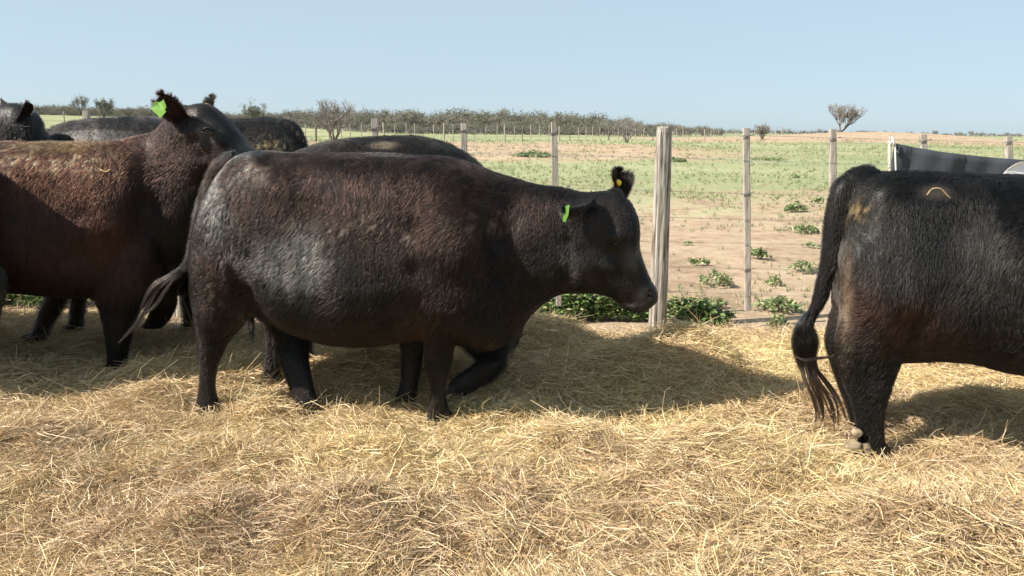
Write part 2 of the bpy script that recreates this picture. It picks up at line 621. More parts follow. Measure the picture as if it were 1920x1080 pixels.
# dense broad-leaved weeds that grow under the fence: uncountable clumps
hv = []
for k, (x0, x1, h_, nl) in enumerate([(0.12, 1.12, 0.22, 2800), (1.12, 1.66, 0.17, 1100), (-4.6, -3.15, 0.22, 2600), (-2.75, -2.2, 0.20, 900), (-2.1, 0.0, 0.18, 1800)]):
    xm = (x0 + x1) / 2
    o = leafy('weed_strip', xm, fence_y(xm) + 0.12, (x1 - x0) / 2 * 1.15, 0.20, h_, nl, 0.026, nstem=30)
    tag(o, kind='stuff')

weed_px = [
    (1000, 294, 0.9, 0.25, 900, 0.06, 'dark green low weed patch in the mid field left of the thick post'),
    (1490, 396, 0.28, 0.16, 140, 0.05, 'sprawling weed behind the fence, upper one of two left of the right cow'),
    (1510, 436, 0.26, 0.12, 260, 0.03, 'dense dark green weed just left of the right cow, level with its tail'),
    (1532, 382, 0.14, 0.12, 60, 0.04, 'small pale weed close to the batten left of the right cow'),
    (1424, 484, 0.13, 0.16, 140, 0.028, 'upright bushy weed touching the right side of the slim batten'),
    (1290, 458, 0.06, 0.05, 30, 0.02, 'tiny lone weed on bare sand right of the thick post'),
    (1308, 496, 0.20, 0.10, 90, 0.024, 'low straggly weed on sand right of the thick post'),
    (1345, 536, 0.20, 0.14, 190, 0.022, 'yellow green weed between thick post and slim batten'),
    (1452, 534, 0.10, 0.10, 60, 0.022, 'small weed sprig right of the slim batten, on open sand'),
    (1505, 512, 0.20, 0.10, 110, 0.026, 'loose trailing weed left of the right cow tail'),
    (1462, 582, 0.26, 0.13, 380, 0.022, 'largest leafy green weed at the foot of the fence left of the cow tail'),
    (1458, 618, 0.10, 0.12, 110, 0.02, 'small upright weed at the edge of the straw before the fence'),
    (1330, 575, 0.20, 0.08, 200, 0.02, 'flat creeping weed on the sand behind the slim batten foot'),
    (1520, 464, 0.13, 0.07, 50, 0.025, 'faint pale weed above the trailing one, left of the cow tail'),
    (1265, 302, 0.7, 0.14, 380, 0.05, 'thin dark weed streak far behind the thick post'),
    (1490, 333, 0.22, 0.12, 50, 0.05, 'small weed in the green field left of the third batten'),
    (1440, 300, 0.9, 0.09, 300, 0.05, 'long dark weed streak in the green field right of the slim batten'),
]
for px, py, r_, h_, nl, lf, lab in weed_px:
    # walk along the ray to the terrain
    d = F_ + R_ * ((px - 960) / FPX) - U_ * ((py - 540) / FPX)
    t = 2.0
    while t < 120:
        p = CAM + d * t
        if p[2] < float(gz(p[0], p[1])):
            break
        t *= 1.01
    o = leafy('weed', p[0], p[1], r_, r_ * 0.8, h_, nl, lf, nstem=8, upright=0.3,
              pal=[(0.17, 0.24, 0.10), (0.23, 0.31, 0.14), (0.31, 0.36, 0.18), (0.13, 0.19, 0.08), (0.38, 0.35, 0.2)])
    if r_ >= 0.7:          # spread patches: ground cover, not single plants
        o.name = 'weed_patch'
        tag(o, kind='stuff')
    else:
        tag(o, lab, 'weed', 'weeds growing in the field')


# ------------------------------------------------------------------ tubes and boxes
def tube(pts, rad, k=8, cap=True, jitter=None):
    pts = np.asarray(pts, float)
    n = len(pts)
    rad = np.broadcast_to(np.asarray(rad, float), (n,))
    V = []
    for i in range(n):
        t = pts[min(i + 1, n - 1)] - pts[max(i - 1, 0)]
        t = t / (np.linalg.norm(t) + 1e-9)
        ref = np.array([1.0, 0, 0]) if abs(t[0]) < 0.8 else np.array([0, 1.0, 0])
        u = np.cross(t, ref)
        u /= np.linalg.norm(u)
        v = np.cross(t, u)
        for j in range(k):
            a = 2 * math.pi * j / k
            r = rad[i] * (1 if jitter is None else jitter(i, j))
            V.append(pts[i] + (u * math.cos(a) + v * math.sin(a)) * r)
    Fc = []
    for i in range(n - 1):
        for j in range(k):
            j2 = (j + 1) % k
            Fc.append((i * k + j, i * k + j2, (i + 1) * k + j2, (i + 1) * k + j))
    if cap:
        Fc.append(tuple(range(k - 1, -1, -1)))
        Fc.append(tuple((n - 1) * k + j for j in range(k)))
    return V, Fc


def join_parts(parts):
    V, Fc = [], []
    for v, f in parts:
        b = len(V)
        V += list(v)
        Fc += [tuple(i + b for i in q) for q in f]
    return V, Fc


# ------------------------------------------------------------------ pen fence
fr = empty('wire_fence', (FENCE_A[0], FENCE_A[1], 0))
tag(fr, 'nearer wire fence of slim grey battens and thick wooden posts right behind the cattle', 'fence')


def loc(p):
    return np.asarray(p, float) - np.array([FENCE_A[0], FENCE_A[1], 0])


def round_post(px, base_y, top_y, top_px, rad, seed):
    b = at_ground(px, base_y)
    Y = b[1]
    tp = at_y(top_px, top_y, Y)
    b2 = b - (tp - b) * 0.12
    n_, k_ = 46, 36
    ts = np.linspace(0, 1, n_)
    pts = [b2 + (tp - b2) * t for t in ts]
    gro = rng.normal(size=k_)
    ang = np.arange(k_) * 2 * math.pi / k_
    prof = 0.05 * np.sin(ang * 3 + seed) + 0.035 * np.sin(ang * 7 + 2 * seed)

    def jit(i, j):
        g = vnoise(np.array([[j * 0.9 + seed, ts[i] * 2.2, 0]]), 5)[0] * 0.055 + vnoise(np.array([[math.cos(ang[j]) * 1.5, math.sin(ang[j]) * 1.5, ts[i] * 5 + seed]]), 9)[0] * 0.05
        crack = -0.14 if (j % 9 == 4 and vnoise(np.array([[j, ts[i] * 4, 1.0]]), 2)[0] > -0.35) else 0
        return 1 + prof[j] + g + crack
    rr = rad * (1.10 - 0.22 * ts)
    rr[-1] *= 0.90
    v, f = tube(pts, rr, k_, jitter=jit)
    v = np.array(v)
    v[-k_:, 2] += rng.normal(0, 0.006, k_)
    o = mesh_obj('post', [loc(p) for p in v], f, MAT_POST, fr, smooth=False)
    return o


round_post(1232, 610, 238, 1245, 0.060, 1.3)
round_post(343, 590, 214, 318, 0.058, 4.1)
round_post(-560, 575, 212, -600, 0.06, 2.2)
round_post(2320, 632, 258, 2350, 0.06, 3.2)


def batten(top_px, top_y, bot_px, bot_y, w_=0.046, d_=0.03, name='batten'):
    X = (top_px - 960) / FPX * 5.9
    Y = fence_y(X)
    a_, b_ = at_y(top_px, top_y, Y), at_y(bot_px, bot_y, Y)
    ns = 22
    V, Fc = [], []
    sd = rng.random() * 50
    for i in range(ns):
        t = i / (ns - 1)
        c = a_ * (1 - t) + b_ * t
        w2 = w_ * (0.5 + 0.045 * vnoise(np.array([[t * 6 + sd, 0, 0]]), 1)[0])
        d2 = d_ * (0.5 + 0.06 * vnoise(np.array([[t * 6 + sd, 3, 0]]), 1)[0])
        c = c + np.array([0.004 * vnoise(np.array([[t * 3 + sd, 9, 0]]), 1)[0], 0, 0])
        for sx, sy in ((-1, -1), (-0.8, -1.15), (0.8, -1.15), (1, -1), (1, 1), (-1, 1)):
            V.append(loc(c + np.array([sx * w2, sy * d2, 0])))
    for i in range(ns - 1):
        for j in range(6):
            j2 = (j + 1) % 6
            Fc.append((i * 6 + j, i * 6 + j2, (i + 1) * 6 + j2, (i + 1) * 6 + j))
    Fc += [tuple(range(5, -1, -1)), tuple((ns - 1) * 6 + j for j in range(6))]
    mesh_obj(name, V, Fc, MAT_BATTEN, fr, smooth=False)
    return a_, b_


bats = [(1038, 229, 1048, 573), (870, 231, 874, 573), (703, 222, 700, 570), (538, 219, 528, 570), (163, 207, 140, 562), (-20, 205, -35, 560), (-190, 203, -215, 560), (-380, 205, -410, 560),
        (1399, 240, 1401, 582), (1562, 242, 1562, 590), (1731, 252, 1742, 598), (1890, 256, 1905, 606), (2060, 258, 2080, 612), (2230, 258, 2255, 615), (370, 216, 352, 560)]
WZ = [1.385, 1.215, 0.985, 0.80, 0.62, 0.43, 0.24]
xA, xB = -6.5, 7.5
for k, z in enumerate(WZ):
    xs = np.linspace(xA, xB, 60)
    slope = -0.010 * (xs - 1.09)
    pts = [loc((x, fence_y(x) - 0.024, z + s_ + 0.006 * math.sin(x * 1.3 + k))) for x, s_ in zip(xs, slope)]
    v, f = tube(pts, 0.0014, 5, cap=False)
    mesh_obj('wire', v, f, MAT_BLUEWIRE if k == 1 else MAT_WIRE, fr)
for bt in bats:
    a_, b_ = batten(*bt, w_=0.05 if bt[0] in (703, 538, 870) else 0.044)
    for z in (WZ[0], WZ[2], WZ[5]):
        t = (a_[2] - z + 0.010 * (a_[0] - 1.09)) / (a_[2] - b_[2])
        if not 0.01 < t < 0.98:
            continue
        c = a_ * (1 - t) + b_ * t
        s_ = random.uniform(-0.006, 0.006)
        ring = [c + np.array([x_, y_, x_ * 0.2 + s_]) for x_, y_ in ((-0.045, -0.016), (-0.027, -0.021), (0.027, -0.021), (0.05, -0.017))]
        v, f = tube([loc(p) for p in ring], 0.0028, 5)
        mesh_obj('wire_tie', v, f, MAT_WIRE, fr)

# ------------------------------------------------------------------ banner hung on the fence
bx = empty('banner', (2.8, 5.66, 0.9))
tag(bx, 'dark grey cloth banner with a white emblem tied to the fence behind the right cow', 'banner')
top = [(1677, 268), (1710, 275), (1760, 284), (1810, 290), (1860, 295), (1920, 300), (2000, 303), (2090, 303), (2180, 298)]
V, Fc = [], []
rows = 16
tx = np.interp(np.linspace(0, 8, 41), range(9), [t[0] for t in top])
ty = np.interp(np.linspace(0, 8, 41), range(9), [t[1] for t in top])
for i in range(rows + 1):
    for j in range(41):
        p = at_y(tx[j], ty[j], 5.64)
        zb = 0.52
        z = p[2] * (1 - i / rows) + zb * i / rows
        y = 5.64 + 0.025 * math.sin(j * 0.42 + i * 0.15) * (0.4 + i / rows) + 0.008 * math.sin(j * 1.3 + i * 0.6)
        V.append((p[0] - 2.8, y - 5.66, z - 0.9))
for i in range(rows):
    for j in range(40):
        b = i * 41 + j
        Fc.append((b, b + 1, b + 42, b + 41))
bo = mesh_obj('cloth', V, Fc, MAT_BANNER, bx)
md = bo.modifiers.new('thick', 'SOLIDIFY')
md.thickness = 0.003
c = at_y(1913, 345, 5.60)
disc = [(c[0] - 2.8 + 0.155 * math.cos(a), c[1] - 5.66 + 0.02 * math.sin(3 * math.cos(a)) - 0.012, c[2] - 0.9 + 0.155 * math.sin(a)) for a in np.linspace(0, 2 * math.pi, 40, endpoint=False)]
disc2 = [(x, y + 0.004, z) for x, y, z in disc]
mesh_obj('white_emblem', disc + disc2, [tuple(range(39, -1, -1))] + [tuple(range(40, 80))] + [(i, (i + 1) % 40, 40 + (i + 1) % 40, 40 + i) for i in range(40)], MAT_WHITE, bx, smooth=False)
kn = [at_y(*p, 5.62) for p in ((1672, 256), (1675, 266), (1670, 272), (1678, 279), (1684, 287))]
v1 = tube([k_ - np.array([2.8, 5.66, 0.9]) for k_ in kn], [0.006, 0.008, 0.009, 0.005, 0.004], 6)
kn2 = [at_y(*p, 5.61) for p in ((1664, 268), (1671, 266), (1677, 271), (1674, 262))]
v2 = tube([k_ - np.array([2.8, 5.66, 0.9]) for k_ in kn2], 0.005, 6)
kn3 = [at_y(*p, 5.62) for p in ((1678, 268), (1680, 330), (1682, 420))]
v3 = tube([k_ - np.array([2.8, 5.66, 0.9]) for k_ in kn3], 0.005, 6)
mesh_obj('string', *join_parts([v1, v2, v3]), MAT_ROPE, bx)
v, f = tube([np.array(at_y(1668, y_, 5.72)) - np.array([2.8, 5.66, 0.9]) for y_ in (256, 400, 560)], 0.012, 6)
mesh_obj('support_stick', v, f, MAT_BATTEN, bx)

# ------------------------------------------------------------------ far fence
ff = empty('far_fence', (-14, 60, 0))
tag(ff, 'distant fence of many thin pale posts in front of the grey woodland', 'fence')
fo = np.array([-14, 60, 0.0])
fpx = [(-60, 236, 210), (10, 234, 210), (73, 231, 207), (121, 231, 209), (171, 233, 209), (220, 234, 212), (262, 236, 213), (300, 238, 215), (345, 242, 216), (390, 246, 218), (430, 250, 222), (470, 254, 225), (510, 258, 228), (545, 262, 231)]
x = 573
while x < 1235:
    fpx.append((x, 264 + (x - 573) * 0.004, 230 + (x - 573) * 0.017))
    x += rng.uniform(16, 26) * (1 - (x - 573) / 2400)
while x < 1400:
    fpx.append((x, 267 - (x - 1235) * 0.05, 242 + (x - 1235) * 0.005))
    x += rng.uniform(11, 16)
while x < 1560:
    fpx.append((x, 258 - (x - 1400) * 0.035, 240.0))
    x += rng.uniform(7, 12)
tops = []
for k, (px, yb, yt) in enumerate(fpx):
    hpx = yb - yt
    Hm = 1.25
    D = min(max(Hm * FPX / hpx, 45), 130)
    X = (px - 960) / FPX * D
    zb = float(gz(X, D))
    for it in range(3):
        p0 = at_y(px, yb, D)
        X = p0[0]
        zb = float(gz(X, D))
    big_ = k % 6 == 3
    r = 0.075 if big_ else random.uniform(0.028, 0.045)
    le = random.uniform(-0.05, 0.05)
    hh = Hm * random.uniform(0.93, 1.06)
    pts = [np.array([X, D, zb - 0.2]) - fo, np.array([X + le * 0.5, D, zb + hh * 0.5]) - fo, np.array([X + le, D, zb + hh]) - fo]
    v, f = tube(pts, [r, r * 0.95, r * 0.9], 6)
    mesh_obj('post', v, f, MAT_FARPOST if k % 5 else MAT_BARK, ff, smooth=False)
    tops.append(np.array([X, D - 0.06, zb]))
for hz in (0.35, 0.65, 0.92, 1.15):
    v, f = tube([t + np.array([0, 0, hz]) - fo for t in tops], 0.009, 3, cap=False)
    mesh_obj('wire', v, f, MAT_WIRE, ff)


# ------------------------------------------------------------------ trees
def tree_arrays(seed, H, spread, levels=4, twig=0.02, leaves=0, leafcol=(0.16, 0.17, 0.10), lean=(0, 0), nmain=5, up=0.6):
    r_ = random.Random(seed)
    segs, tips = [], []

    def grow(p, d, L_, r, lv):
        n = 3
        for i in range(n):
            d2 = Vector(d) + Vector((r_.gauss(0, 0.16), r_.gauss(0, 0.16), r_.gauss(0, 0.10) + 0.03))
            d2.normalize()
            q = p + d2 * (L_ / n)
            segs.append((p, q, r * (1 - 0.2 * i / n), r * (1 - 0.2 * (i + 1) / n), lv))
            p, d = q, d2
            if lv < levels and i > 0:
                for _ in range(2 if lv else 1):
                    dd = Vector((r_.gauss(lean[0], spread), r_.gauss(lean[1], spread), r_.gauss(up, 0.35)))
                    nd = (d * 0.6 + dd.normalized() * 0.8).normalized()
                    grow(q, nd, L_ * r_.uniform(0.5, 0.78), r * 0.55, lv + 1)
        tips.append(p)
    for m_ in range(nmain):
        a_ = m_ * 6.283 / nmain + r_.uniform(-0.5, 0.5)
        d = Vector((math.cos(a_) * spread * 0.8 + lean[0], math.sin(a_) * spread * 0.8 + lean[1], 1)).normalized()
        grow(Vector((0, 0, 0)), d, H * r_.uniform(0.34, 0.46), H * 0.022, 1)
    V, Fc = [], []
    for p, q, r0, r1, lv in segs:
        t = (q - p).normalized()
        u = t.cross(Vector((0.31, 0.85, 0.42))).normalized()
        v = t.cross(u)
        b = len(V)
        for c_, rr in ((p, r0), (q, r1)):
            for j in range(3):
                a_ = j * 2.0944
                V.append(c_ + (u * math.cos(a_) + v * math.sin(a_)) * max(rr, twig * 0.5))
        for j in range(3):
            Fc.append((b + j, b + (j + 1) % 3, b + 3 + (j + 1) % 3, b + 3 + j))
    V = np.array([tuple(v) for v in V])
    Fc = np.array(Fc)
    sc = H / max(V[:, 2].max(), 0.1)
    V *= sc
    LV = np.zeros((0, 3))
    if leaves:
        tp = np.array([tuple(t) for t in tips]) * sc
        c = tp[rng.integers(0, len(tp), leaves)] + rng.normal(0, H * 0.035, (leaves, 3))
        a = rng.normal(size=(leaves, 3))
        b = rng.normal(size=(leaves, 3))
        s_ = H * 0.016
        LV = np.stack([c + a * s_, c + b * s_, c - (a + b) * s_ * 0.7], 1).reshape(-1, 3)
    return V, Fc, LV


MAT_TWIG = noise_mat('bare_twigs', (0.15, 0.135, 0.125), (0.30, 0.275, 0.25), 1.5, 0.9, 0)
MAT_TWIGLEAF = noise_mat('dull_foliage', (0.10, 0.11, 0.065), (0.20, 0.20, 0.13), 0.6, 0.8, 0)


def tree_at(name, px, py, D, Hm, seed, label, group=None, **kw):
    p = at_y(px, py, D)
    z = float(gz(p[0], D))
    V, Fc, LV = tree_arrays(seed, Hm, **kw)
    root = empty(name, (p[0], D, z - 0.05))
    tag(root, label, 'tree' if 'tree' in name else 'shrub', group)
    k = len(V)
    # trunk = lowest wood, crown = the rest
    fz = V[Fc].mean(1)[:, 2]
    lowf, hif = Fc[fz < Hm * 0.28], Fc[fz >= Hm * 0.28]
    mesh_obj('trunk', V, lowf, MAT_BARK, root, uniform=True)
    co = np.concatenate([V, LV])
    c = mesh_obj('crown', V, hif, MAT_TWIG, root, uniform=True)
    if len(LV):
        mesh_obj('foliage', LV, np.arange(len(LV)).reshape(-1, 3), MAT_TWIGLEAF, root, uniform=True, smooth=False)
    return root


tree_at('bare_tree', 1578, 243, 112, 4.0, 11, 'bare wind-swept tree standing alone on the sandy rise on the right', spread=0.6, levels=5, twig=0.022, leaves=300, lean=(0.2, 0), nmain=8, up=0.8)
tree_at('shrub', 1430, 254, 88, 2.0, 12, 'small dense round shrub between the slim batten and the lone bare tree', spread=0.45, levels=4, twig=0.03, leaves=900, nmain=9)
tree_at('bare_tree', 626, 262, 52, 2.9, 13, 'thin bare tree left of centre in front of the woodland, above the grazing cow back', spread=0.8, levels=5, twig=0.016, leaves=40, nmain=6)
tree_at('bare_tree', 1176, 266, 62, 1.9, 14, 'low bare thorny tree by the far fence left of the thick post', spread=0.9, levels=4, twig=0.016, leaves=60, nmain=6)
tree_at('bare_tree', 478, 240, 100, 3.7, 15, 'taller pale green-grey tree rising from the woodland beside the brown cow nose', spread=0.6, levels=4, twig=0.03, leaves=1500, nmain=6)
tree_at('bare_tree', 195, 222, 110, 2.7, 16, 'round crowned tree in the woodland above the leftmost cow back', spread=0.6, levels=4, twig=0.03, leaves=1400, nmain=6)
tree_at('bare_tree', 152, 222, 120, 3.0, 17, 'slim bare crowned tree on the far left skyline', spread=0.6, levels=4, twig=0.03, leaves=500, nmain=5)
tree_at('shrub', 508, 264, 55, 1.0, 18, 'low brown bush by the far fence behind the cow rump', spread=0.8, levels=3, twig=0.016, leaves=500, nmain=7)

# the woodland on the skyline reads as one mass
protos = [tree_arrays(100 + k, 1.0, spread=0.65, levels=4, twig=0.006, leaves=(700 if k % 3 else 300), nmain=5) for k in range(7)]
WV, WF, WL = [], [], []
nb = 0


def wood(px, D, Hm):
    global nb
    X = (px - 960) / FPX * D
    z = float(gz(X, D))
    V, Fc, LV = protos[rng.integers(0, 7)]
    a_ = rng.uniform(0, 6.283)
    R = np.array([[math.cos(a_), -math.sin(a_), 0], [math.sin(a_), math.cos(a_), 0], [0, 0, 1]])
    sc = np.array([Hm * rng.uniform(0.9, 1.5), Hm * rng.uniform(0.9, 1.5), Hm])
    WV.append((V @ R.T) * sc + np.array([X, D, z - 0.3]))
    WF.append(Fc + nb)
    nb += len(V)
    WL.append((LV @ R.T) * sc + np.array([X, D, z - 0.3]))


for px in np.arange(-250, 1345, 4.5):
    topy = np.interp(px, [-250, 60, 150, 330, 420, 560, 640, 760, 900, 1100, 1200, 1280, 1345], [200, 198, 200, 204, 214, 207, 206, 209, 208, 214, 226, 233, 239])
    D = rng.uniform(150, 215)
    hor = 245 + (px - 960) * 0.0105
    X = (px - 960) / FPX * D
    Hm = (CAM_H + (hor - topy) / FPX * D) - float(gz(X, D))
    wood(px + rng.uniform(-5, 5), D, max(Hm, 1.0) * rng.uniform(0.75, 1.22))
for px in np.arange(-250, 1345, 6.0):       # lower scrub in front of it
    D = rng.uniform(135, 150)
    if abs(px - 1290) < 60:
        continue
    wood(px, D, rng.uniform(1.4, 2.6))
for px in np.arange(1330, 2500, 6.0):       # far low skyline on the right
    D = rng.uniform(330, 460)
    wood(px, D, rng.uniform(1.2, 3.0) if 1590 < px < 1660 or px < 1560 else rng.uniform(0.9, 2.2))
for px in np.arange(-600, -250, 16.0):
    wood(px, rng.uniform(150, 215), rng.uniform(4, 6))
for px in np.arange(-2600, 3600, 22.0):     # horizon scrub all round the view
    wood(px, rng.uniform(480, 620), rng.uniform(2.0, 4.5))
wo = mesh_obj('woodland', np.concatenate(WV), np.concatenate(WF), MAT_TWIG, uniform=True)
tag(wo, kind='stuff')
WLc = np.concatenate(WL)
wl = mesh_obj('woodland_foliage', WLc, np.arange(len(WLc)).reshape(-1, 3), MAT_TWIGLEAF, uniform=True, smooth=False)
tag(wl, kind='stuff')


# ================================================================== CATTLE
def resample(secs, m=5):
    """Catmull-Rom through the rows of a section table"""
    A = np.asarray(secs, float)
    A = np.vstack([2 * A[0] - A[1], A, 2 * A[-1] - A[-2]])
    out = []
    for i in range(1, len(A) - 2):
        for k in range(m):
            t = k / m
            p0, p1, p2, p3 = A[i - 1], A[i], A[i + 1], A[i + 2]
            out.append(0.5 * ((2 * p1) + (-p0 + p2) * t + (2 * p0 - 5 * p1 + 4 * p2 - p3) * t * t + (-p0 + 3 * p1 - 3 * p2 + p3) * t ** 3))
    out.append(A[-2])
    return np.array(out)


class Cow:
    def __init__(self, px, py, heading, name='cow'):
        """px,py: pixel where the middle plane of the animal meets the ground"""
        self.p0 = at_ground(px, py)
        self.h = heading
        self.u = np.array([math.cos(heading), math.sin(heading), 0])
        self.n = np.array([math.sin(heading), -math.cos(heading), 0])
        self.V, self.F = [], []
        self.root = empty(name, self.p0, heading)
        self.dents = []

    def w(self, px, py, off=0.0):
        return unproj(px, py, self.p0, self.n, off)

    def loft(self, secs, egg=0.0, ex=2.2, k=24, store=True, m=5):
        """secs rows: ax, ay, bx, by, halfwidth, off   (a = top/front pixel, b = bottom/back pixel)"""
        W_ = []
        for ax, ay, bx, by, hw, off in secs:
            A_, B_ = self.w(ax, ay, off), self.w(bx, by, off)
            W_.append(np.concatenate([A_, B_, [hw]]))
        W_ = resample(W_, m)
        V, Fc = [], []
        # rounded ends
        rows = list(W_)
        for r in rows:
            A_, B_, hw = r[:3], r[3:6], max(r[6], 0.004)
            c, ha = (A_ + B_) / 2, (A_ - B_) / 2
            for j in range(k):
                th = 2 * math.pi * j / k
                cs, sn = math.cos(th), math.sin(th)
                x_ = math.copysign(abs(cs) ** (2 / ex), cs)
                y_ = math.copysign(abs(sn) ** (2 / ex), sn)
                V.append(c + ha * x_ + self.n * hw * y_ * (1 - egg * x_))
        nr = len(rows)
        for i in range(nr - 1):
            for j in range(k):
                j2 = (j + 1) % k
                Fc.append((i * k + j, i * k + j2, (i + 1) * k + j2, (i + 1) * k + j))
        c0 = len(V)
        V.append(np.mean(V[:k], axis=0))
        V.append(np.mean(V[(nr - 1) * k:nr * k], axis=0))
        for j in range(k):
            j2 = (j + 1) % k
            Fc.append((c0, j2, j))
            Fc.append((c0 + 1, (nr - 1) * k + j, (nr - 1) * k + j2))
        if store:
            b = len(self.V)
            self.V += V
            self.F += [tuple(i + b for i in q) for q in Fc]
        return V, Fc

    def torso(self, secs, egg=0.08, ex=2.7):
        self.loft([(x, yt, x2, yb, hw, off) for (x, yt, x2, yb, hw, off) in secs], egg, ex, 32)

    def leg(self, secs, ex=2.1):
        """rows: y, xback, xfront, halfwidth, off"""
        self.loft([(xf, y, xb, y, hw, off) for (y, xb, xf, hw, off) in secs], 0, ex, 16)

    def tubepx(self, pts, k=10):
        """rows: x, y, radius(m), off"""
        P_ = resample([list(self.w(x, y, off)) + [r] for x, y, r, off in pts], 4)
        v, f = tube(P_[:, :3], P_[:, 3], k)
        b = len(self.V)
        self.V += list(v)
        self.F += [tuple(i + b for i in q) for q in f]

    def tolocal(self, P_):
        P_ = np.asarray(P_, float) - self.p0
        return np.stack([P_ @ self.u, -(P_ @ self.n), P_[:, 2]], -1)

    def build(self, voxel=0.011, bumps=(), smooth=5, relief=0.004, colf=None, name='body', mat=None):
        me = bpy.data.meshes.new('tmp')
        me.from_pydata([tuple(v) for v in self.V], [], self.F)
        me.update()
        o = bpy.data.objects.new('tmp', me)
        COL.objects.link(o)
        m = o.modifiers.new('r', 'REMESH')
        m.mode = 'VOXEL'
        m.voxel_size = voxel
        s = o.modifiers.new('s', 'SMOOTH')
        s.iterations = smooth
        s.factor = 0.5
        dg = bpy.context.evaluated_depsgraph_get()
        dg.update()
        me2 = bpy.data.meshes.new_from_object(o.evaluated_get(dg))
        bpy.data.objects.remove(o)
        n = len(me2.vertices)
        co = np.zeros(n * 3, dtype=np.float32)
        me2.vertices.foreach_get('co', co)
        co = co.reshape(-1, 3).astype(float)
        no = np.zeros(n * 3, dtype=np.float32)
        me2.vertex_normals.foreach_get('vector', no)
        no = no.reshape(-1, 3).astype(float)
        for bx_, by_, off, rad, amt in bumps:
            c = self.w(bx_, by_, off)
            d2 = ((co - c) ** 2).sum(1)
            co += no * (amt * np.exp(-d2 / (rad * rad)))[:, None]
        fur = 1.0 - 0.85 * sstep(0.30, 0.08, co[:, 2])
        st = np.stack([co @ self.u, co @ self.n, co[:, 2]], -1)
        co += no * (fur * (relief * fbm(st * np.array([7, 7, 4]), 3, 2)))[:, None]
        self.world = co
        self.normals = no
        lc = self.tolocal(co)
        me2.vertices.foreach_set('co', lc.astype(np.float32).ravel())
        me2.update()
        me2.materials.clear()
        me2.materials.append(mat or MAT_HIDE)
        me2.polygons.foreach_set('use_smooth', np.ones(len(me2.polygons), dtype=bool))
        self.colf = colf
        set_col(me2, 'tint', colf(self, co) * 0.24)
        b = bpy.data.objects.new(name, me2)
        me2.name = name
        COL.objects.link(b)
        b.parent = self.root
        self.body = b
        return b

    def pix(self, P_):
        """photo pixel of world points: only used to place coat colours when building"""
        d = P_ - CAM
        z = d @ F_
        return np.stack([960 + FPX * (d @ R_) / z, 540 - FPX * (d @ U_) / z], -1)

    def part(self, name, V, Fc, mat, smooth=True):
        return mesh_obj(name, self.tolocal(V), Fc, mat, self.root, smooth)

    # fur as hair curves, combed along the body and clumped into locks
    def fur(self, n, length=0.028, rad=0.0005, lift=0.35, lenf=None, seed=1, clump=0.022, cull_z=0.12, name='fur', bright=1.0, lockd=1 / 15):
        me = self.body.data
        me.calc_loop_triangles()
        nt_ = len(me.loop_triangles)
        tri = np.zeros(nt_ * 3, dtype=np.int32)
        me.loop_triangles.foreach_get('vertices', tri)
        tri = tri.reshape(-1, 3)
        co = self.world
        a, b, c = co[tri[:, 0]], co[tri[:, 1]], co[tri[:, 2]]
        cr = np.cross(b - a, c - a)
        ar = np.linalg.norm(cr, axis=1) + 1e-12
        r = np.random.default_rng(seed)
        ti = r.choice(nt_, n, p=ar / ar.sum())
        u1, u2 = r.random(n), r.random(n)
        fl = u1 + u2 > 1
        u1[fl], u2[fl] = 1 - u1[fl], 1 - u2[fl]
        P_ = a[ti] + (b - a)[ti] * u1[:, None] + (c - a)[ti] * u2[:, None]
        N_ = cr[ti] / ar[ti][:, None]
        kp = P_[:, 2] > cull_z * 0.3
        P_, N_ = P_[kp], N_[kp]
        n = len(P_)
        # comb direction: backwards and down
        down = np.array([0, 0, -1.0])
        side = np.abs(N_ @ self.n)
        C_ = -self.u * (0.55 + 0.5 * (1 - side))[:, None] + down * (0.25 + 0.9 * side)[:, None]
        sw_ = np.stack([fbm(P_ * 5, 13 + seed, 2), fbm(P_ * 5 + 40, 14 + seed, 2), fbm(P_ * 5 + 80, 15 + seed, 2)], -1)
        sw2 = np.stack([vnoise(P_ * 34, 16 + seed), vnoise(P_ * 34 + 50, 17 + seed), vnoise(P_ * 34 + 90, 18 + seed)], -1)
        C_ = C_ + 0.75 * sw_ + 0.10 * sw2
        C_ -= N_ * (C_ * N_).sum(1)[:, None]
        C_ /= np.linalg.norm(C_, axis=1)[:, None] + 1e-9
        ln = length * r.uniform(0.6, 1.25, n) * (1 + 0.35 * fbm(P_ * 6, 20 + seed, 2))
        if lenf is not None:
            ln = ln * lenf(self, P_)
        lf = lift * r.uniform(0.3, 1.3, n)
        tip = P_ + (C_ + N_ * lf[:, None]) * ln[:, None] + r.normal(0, 0.0022, (n, 3))
        # locks: tips drawn to the mean tip of their cell
        m_ = max(int(n * lockd), 10)
        seedp = r.choice(n, m_, replace=False)
        st_ = np.array([1.0, 1.0, 0.24])
        kd = KDTree(m_)
        for i_, v_ in enumerate(P_[seedp] * st_):
            kd.insert(v_, i_)
        kd.balance()
        inv = np.array([kd.find(v_)[1] for v_ in (P_ + r.normal(0, 0.003, (n, 3))) * st_])
        cnt = np.maximum(np.bincount(inv, minlength=m_), 1)
        mt = np.stack([np.bincount(inv, tip[:, j], minlength=m_) / cnt for j in range(3)], -1)
        lockc = (r.uniform(0.35, 1.65, m_) ** 1.3)[inv][:, None]
        cs_ = np.clip(0.16 + 0.45 * fbm(P_ * 3, 60 + seed, 2), 0.0, 0.70)[:, None]
        tip = tip * (1 - cs_) + mt[inv] * cs_
        mid = P_ * 0.45 + tip * 0.55 + N_ * (0.16 * ln)[:, None]
        pts = np.stack([P_ - N_ * 0.002, P_ * 0.75 + tip * 0.25 + N_ * (0.13 * ln)[:, None], mid, tip], 1)
        cols = self.colf(self, P_) * 0.22 * lockc * bright * r.uniform(0.7, 1.3, (n, 1))
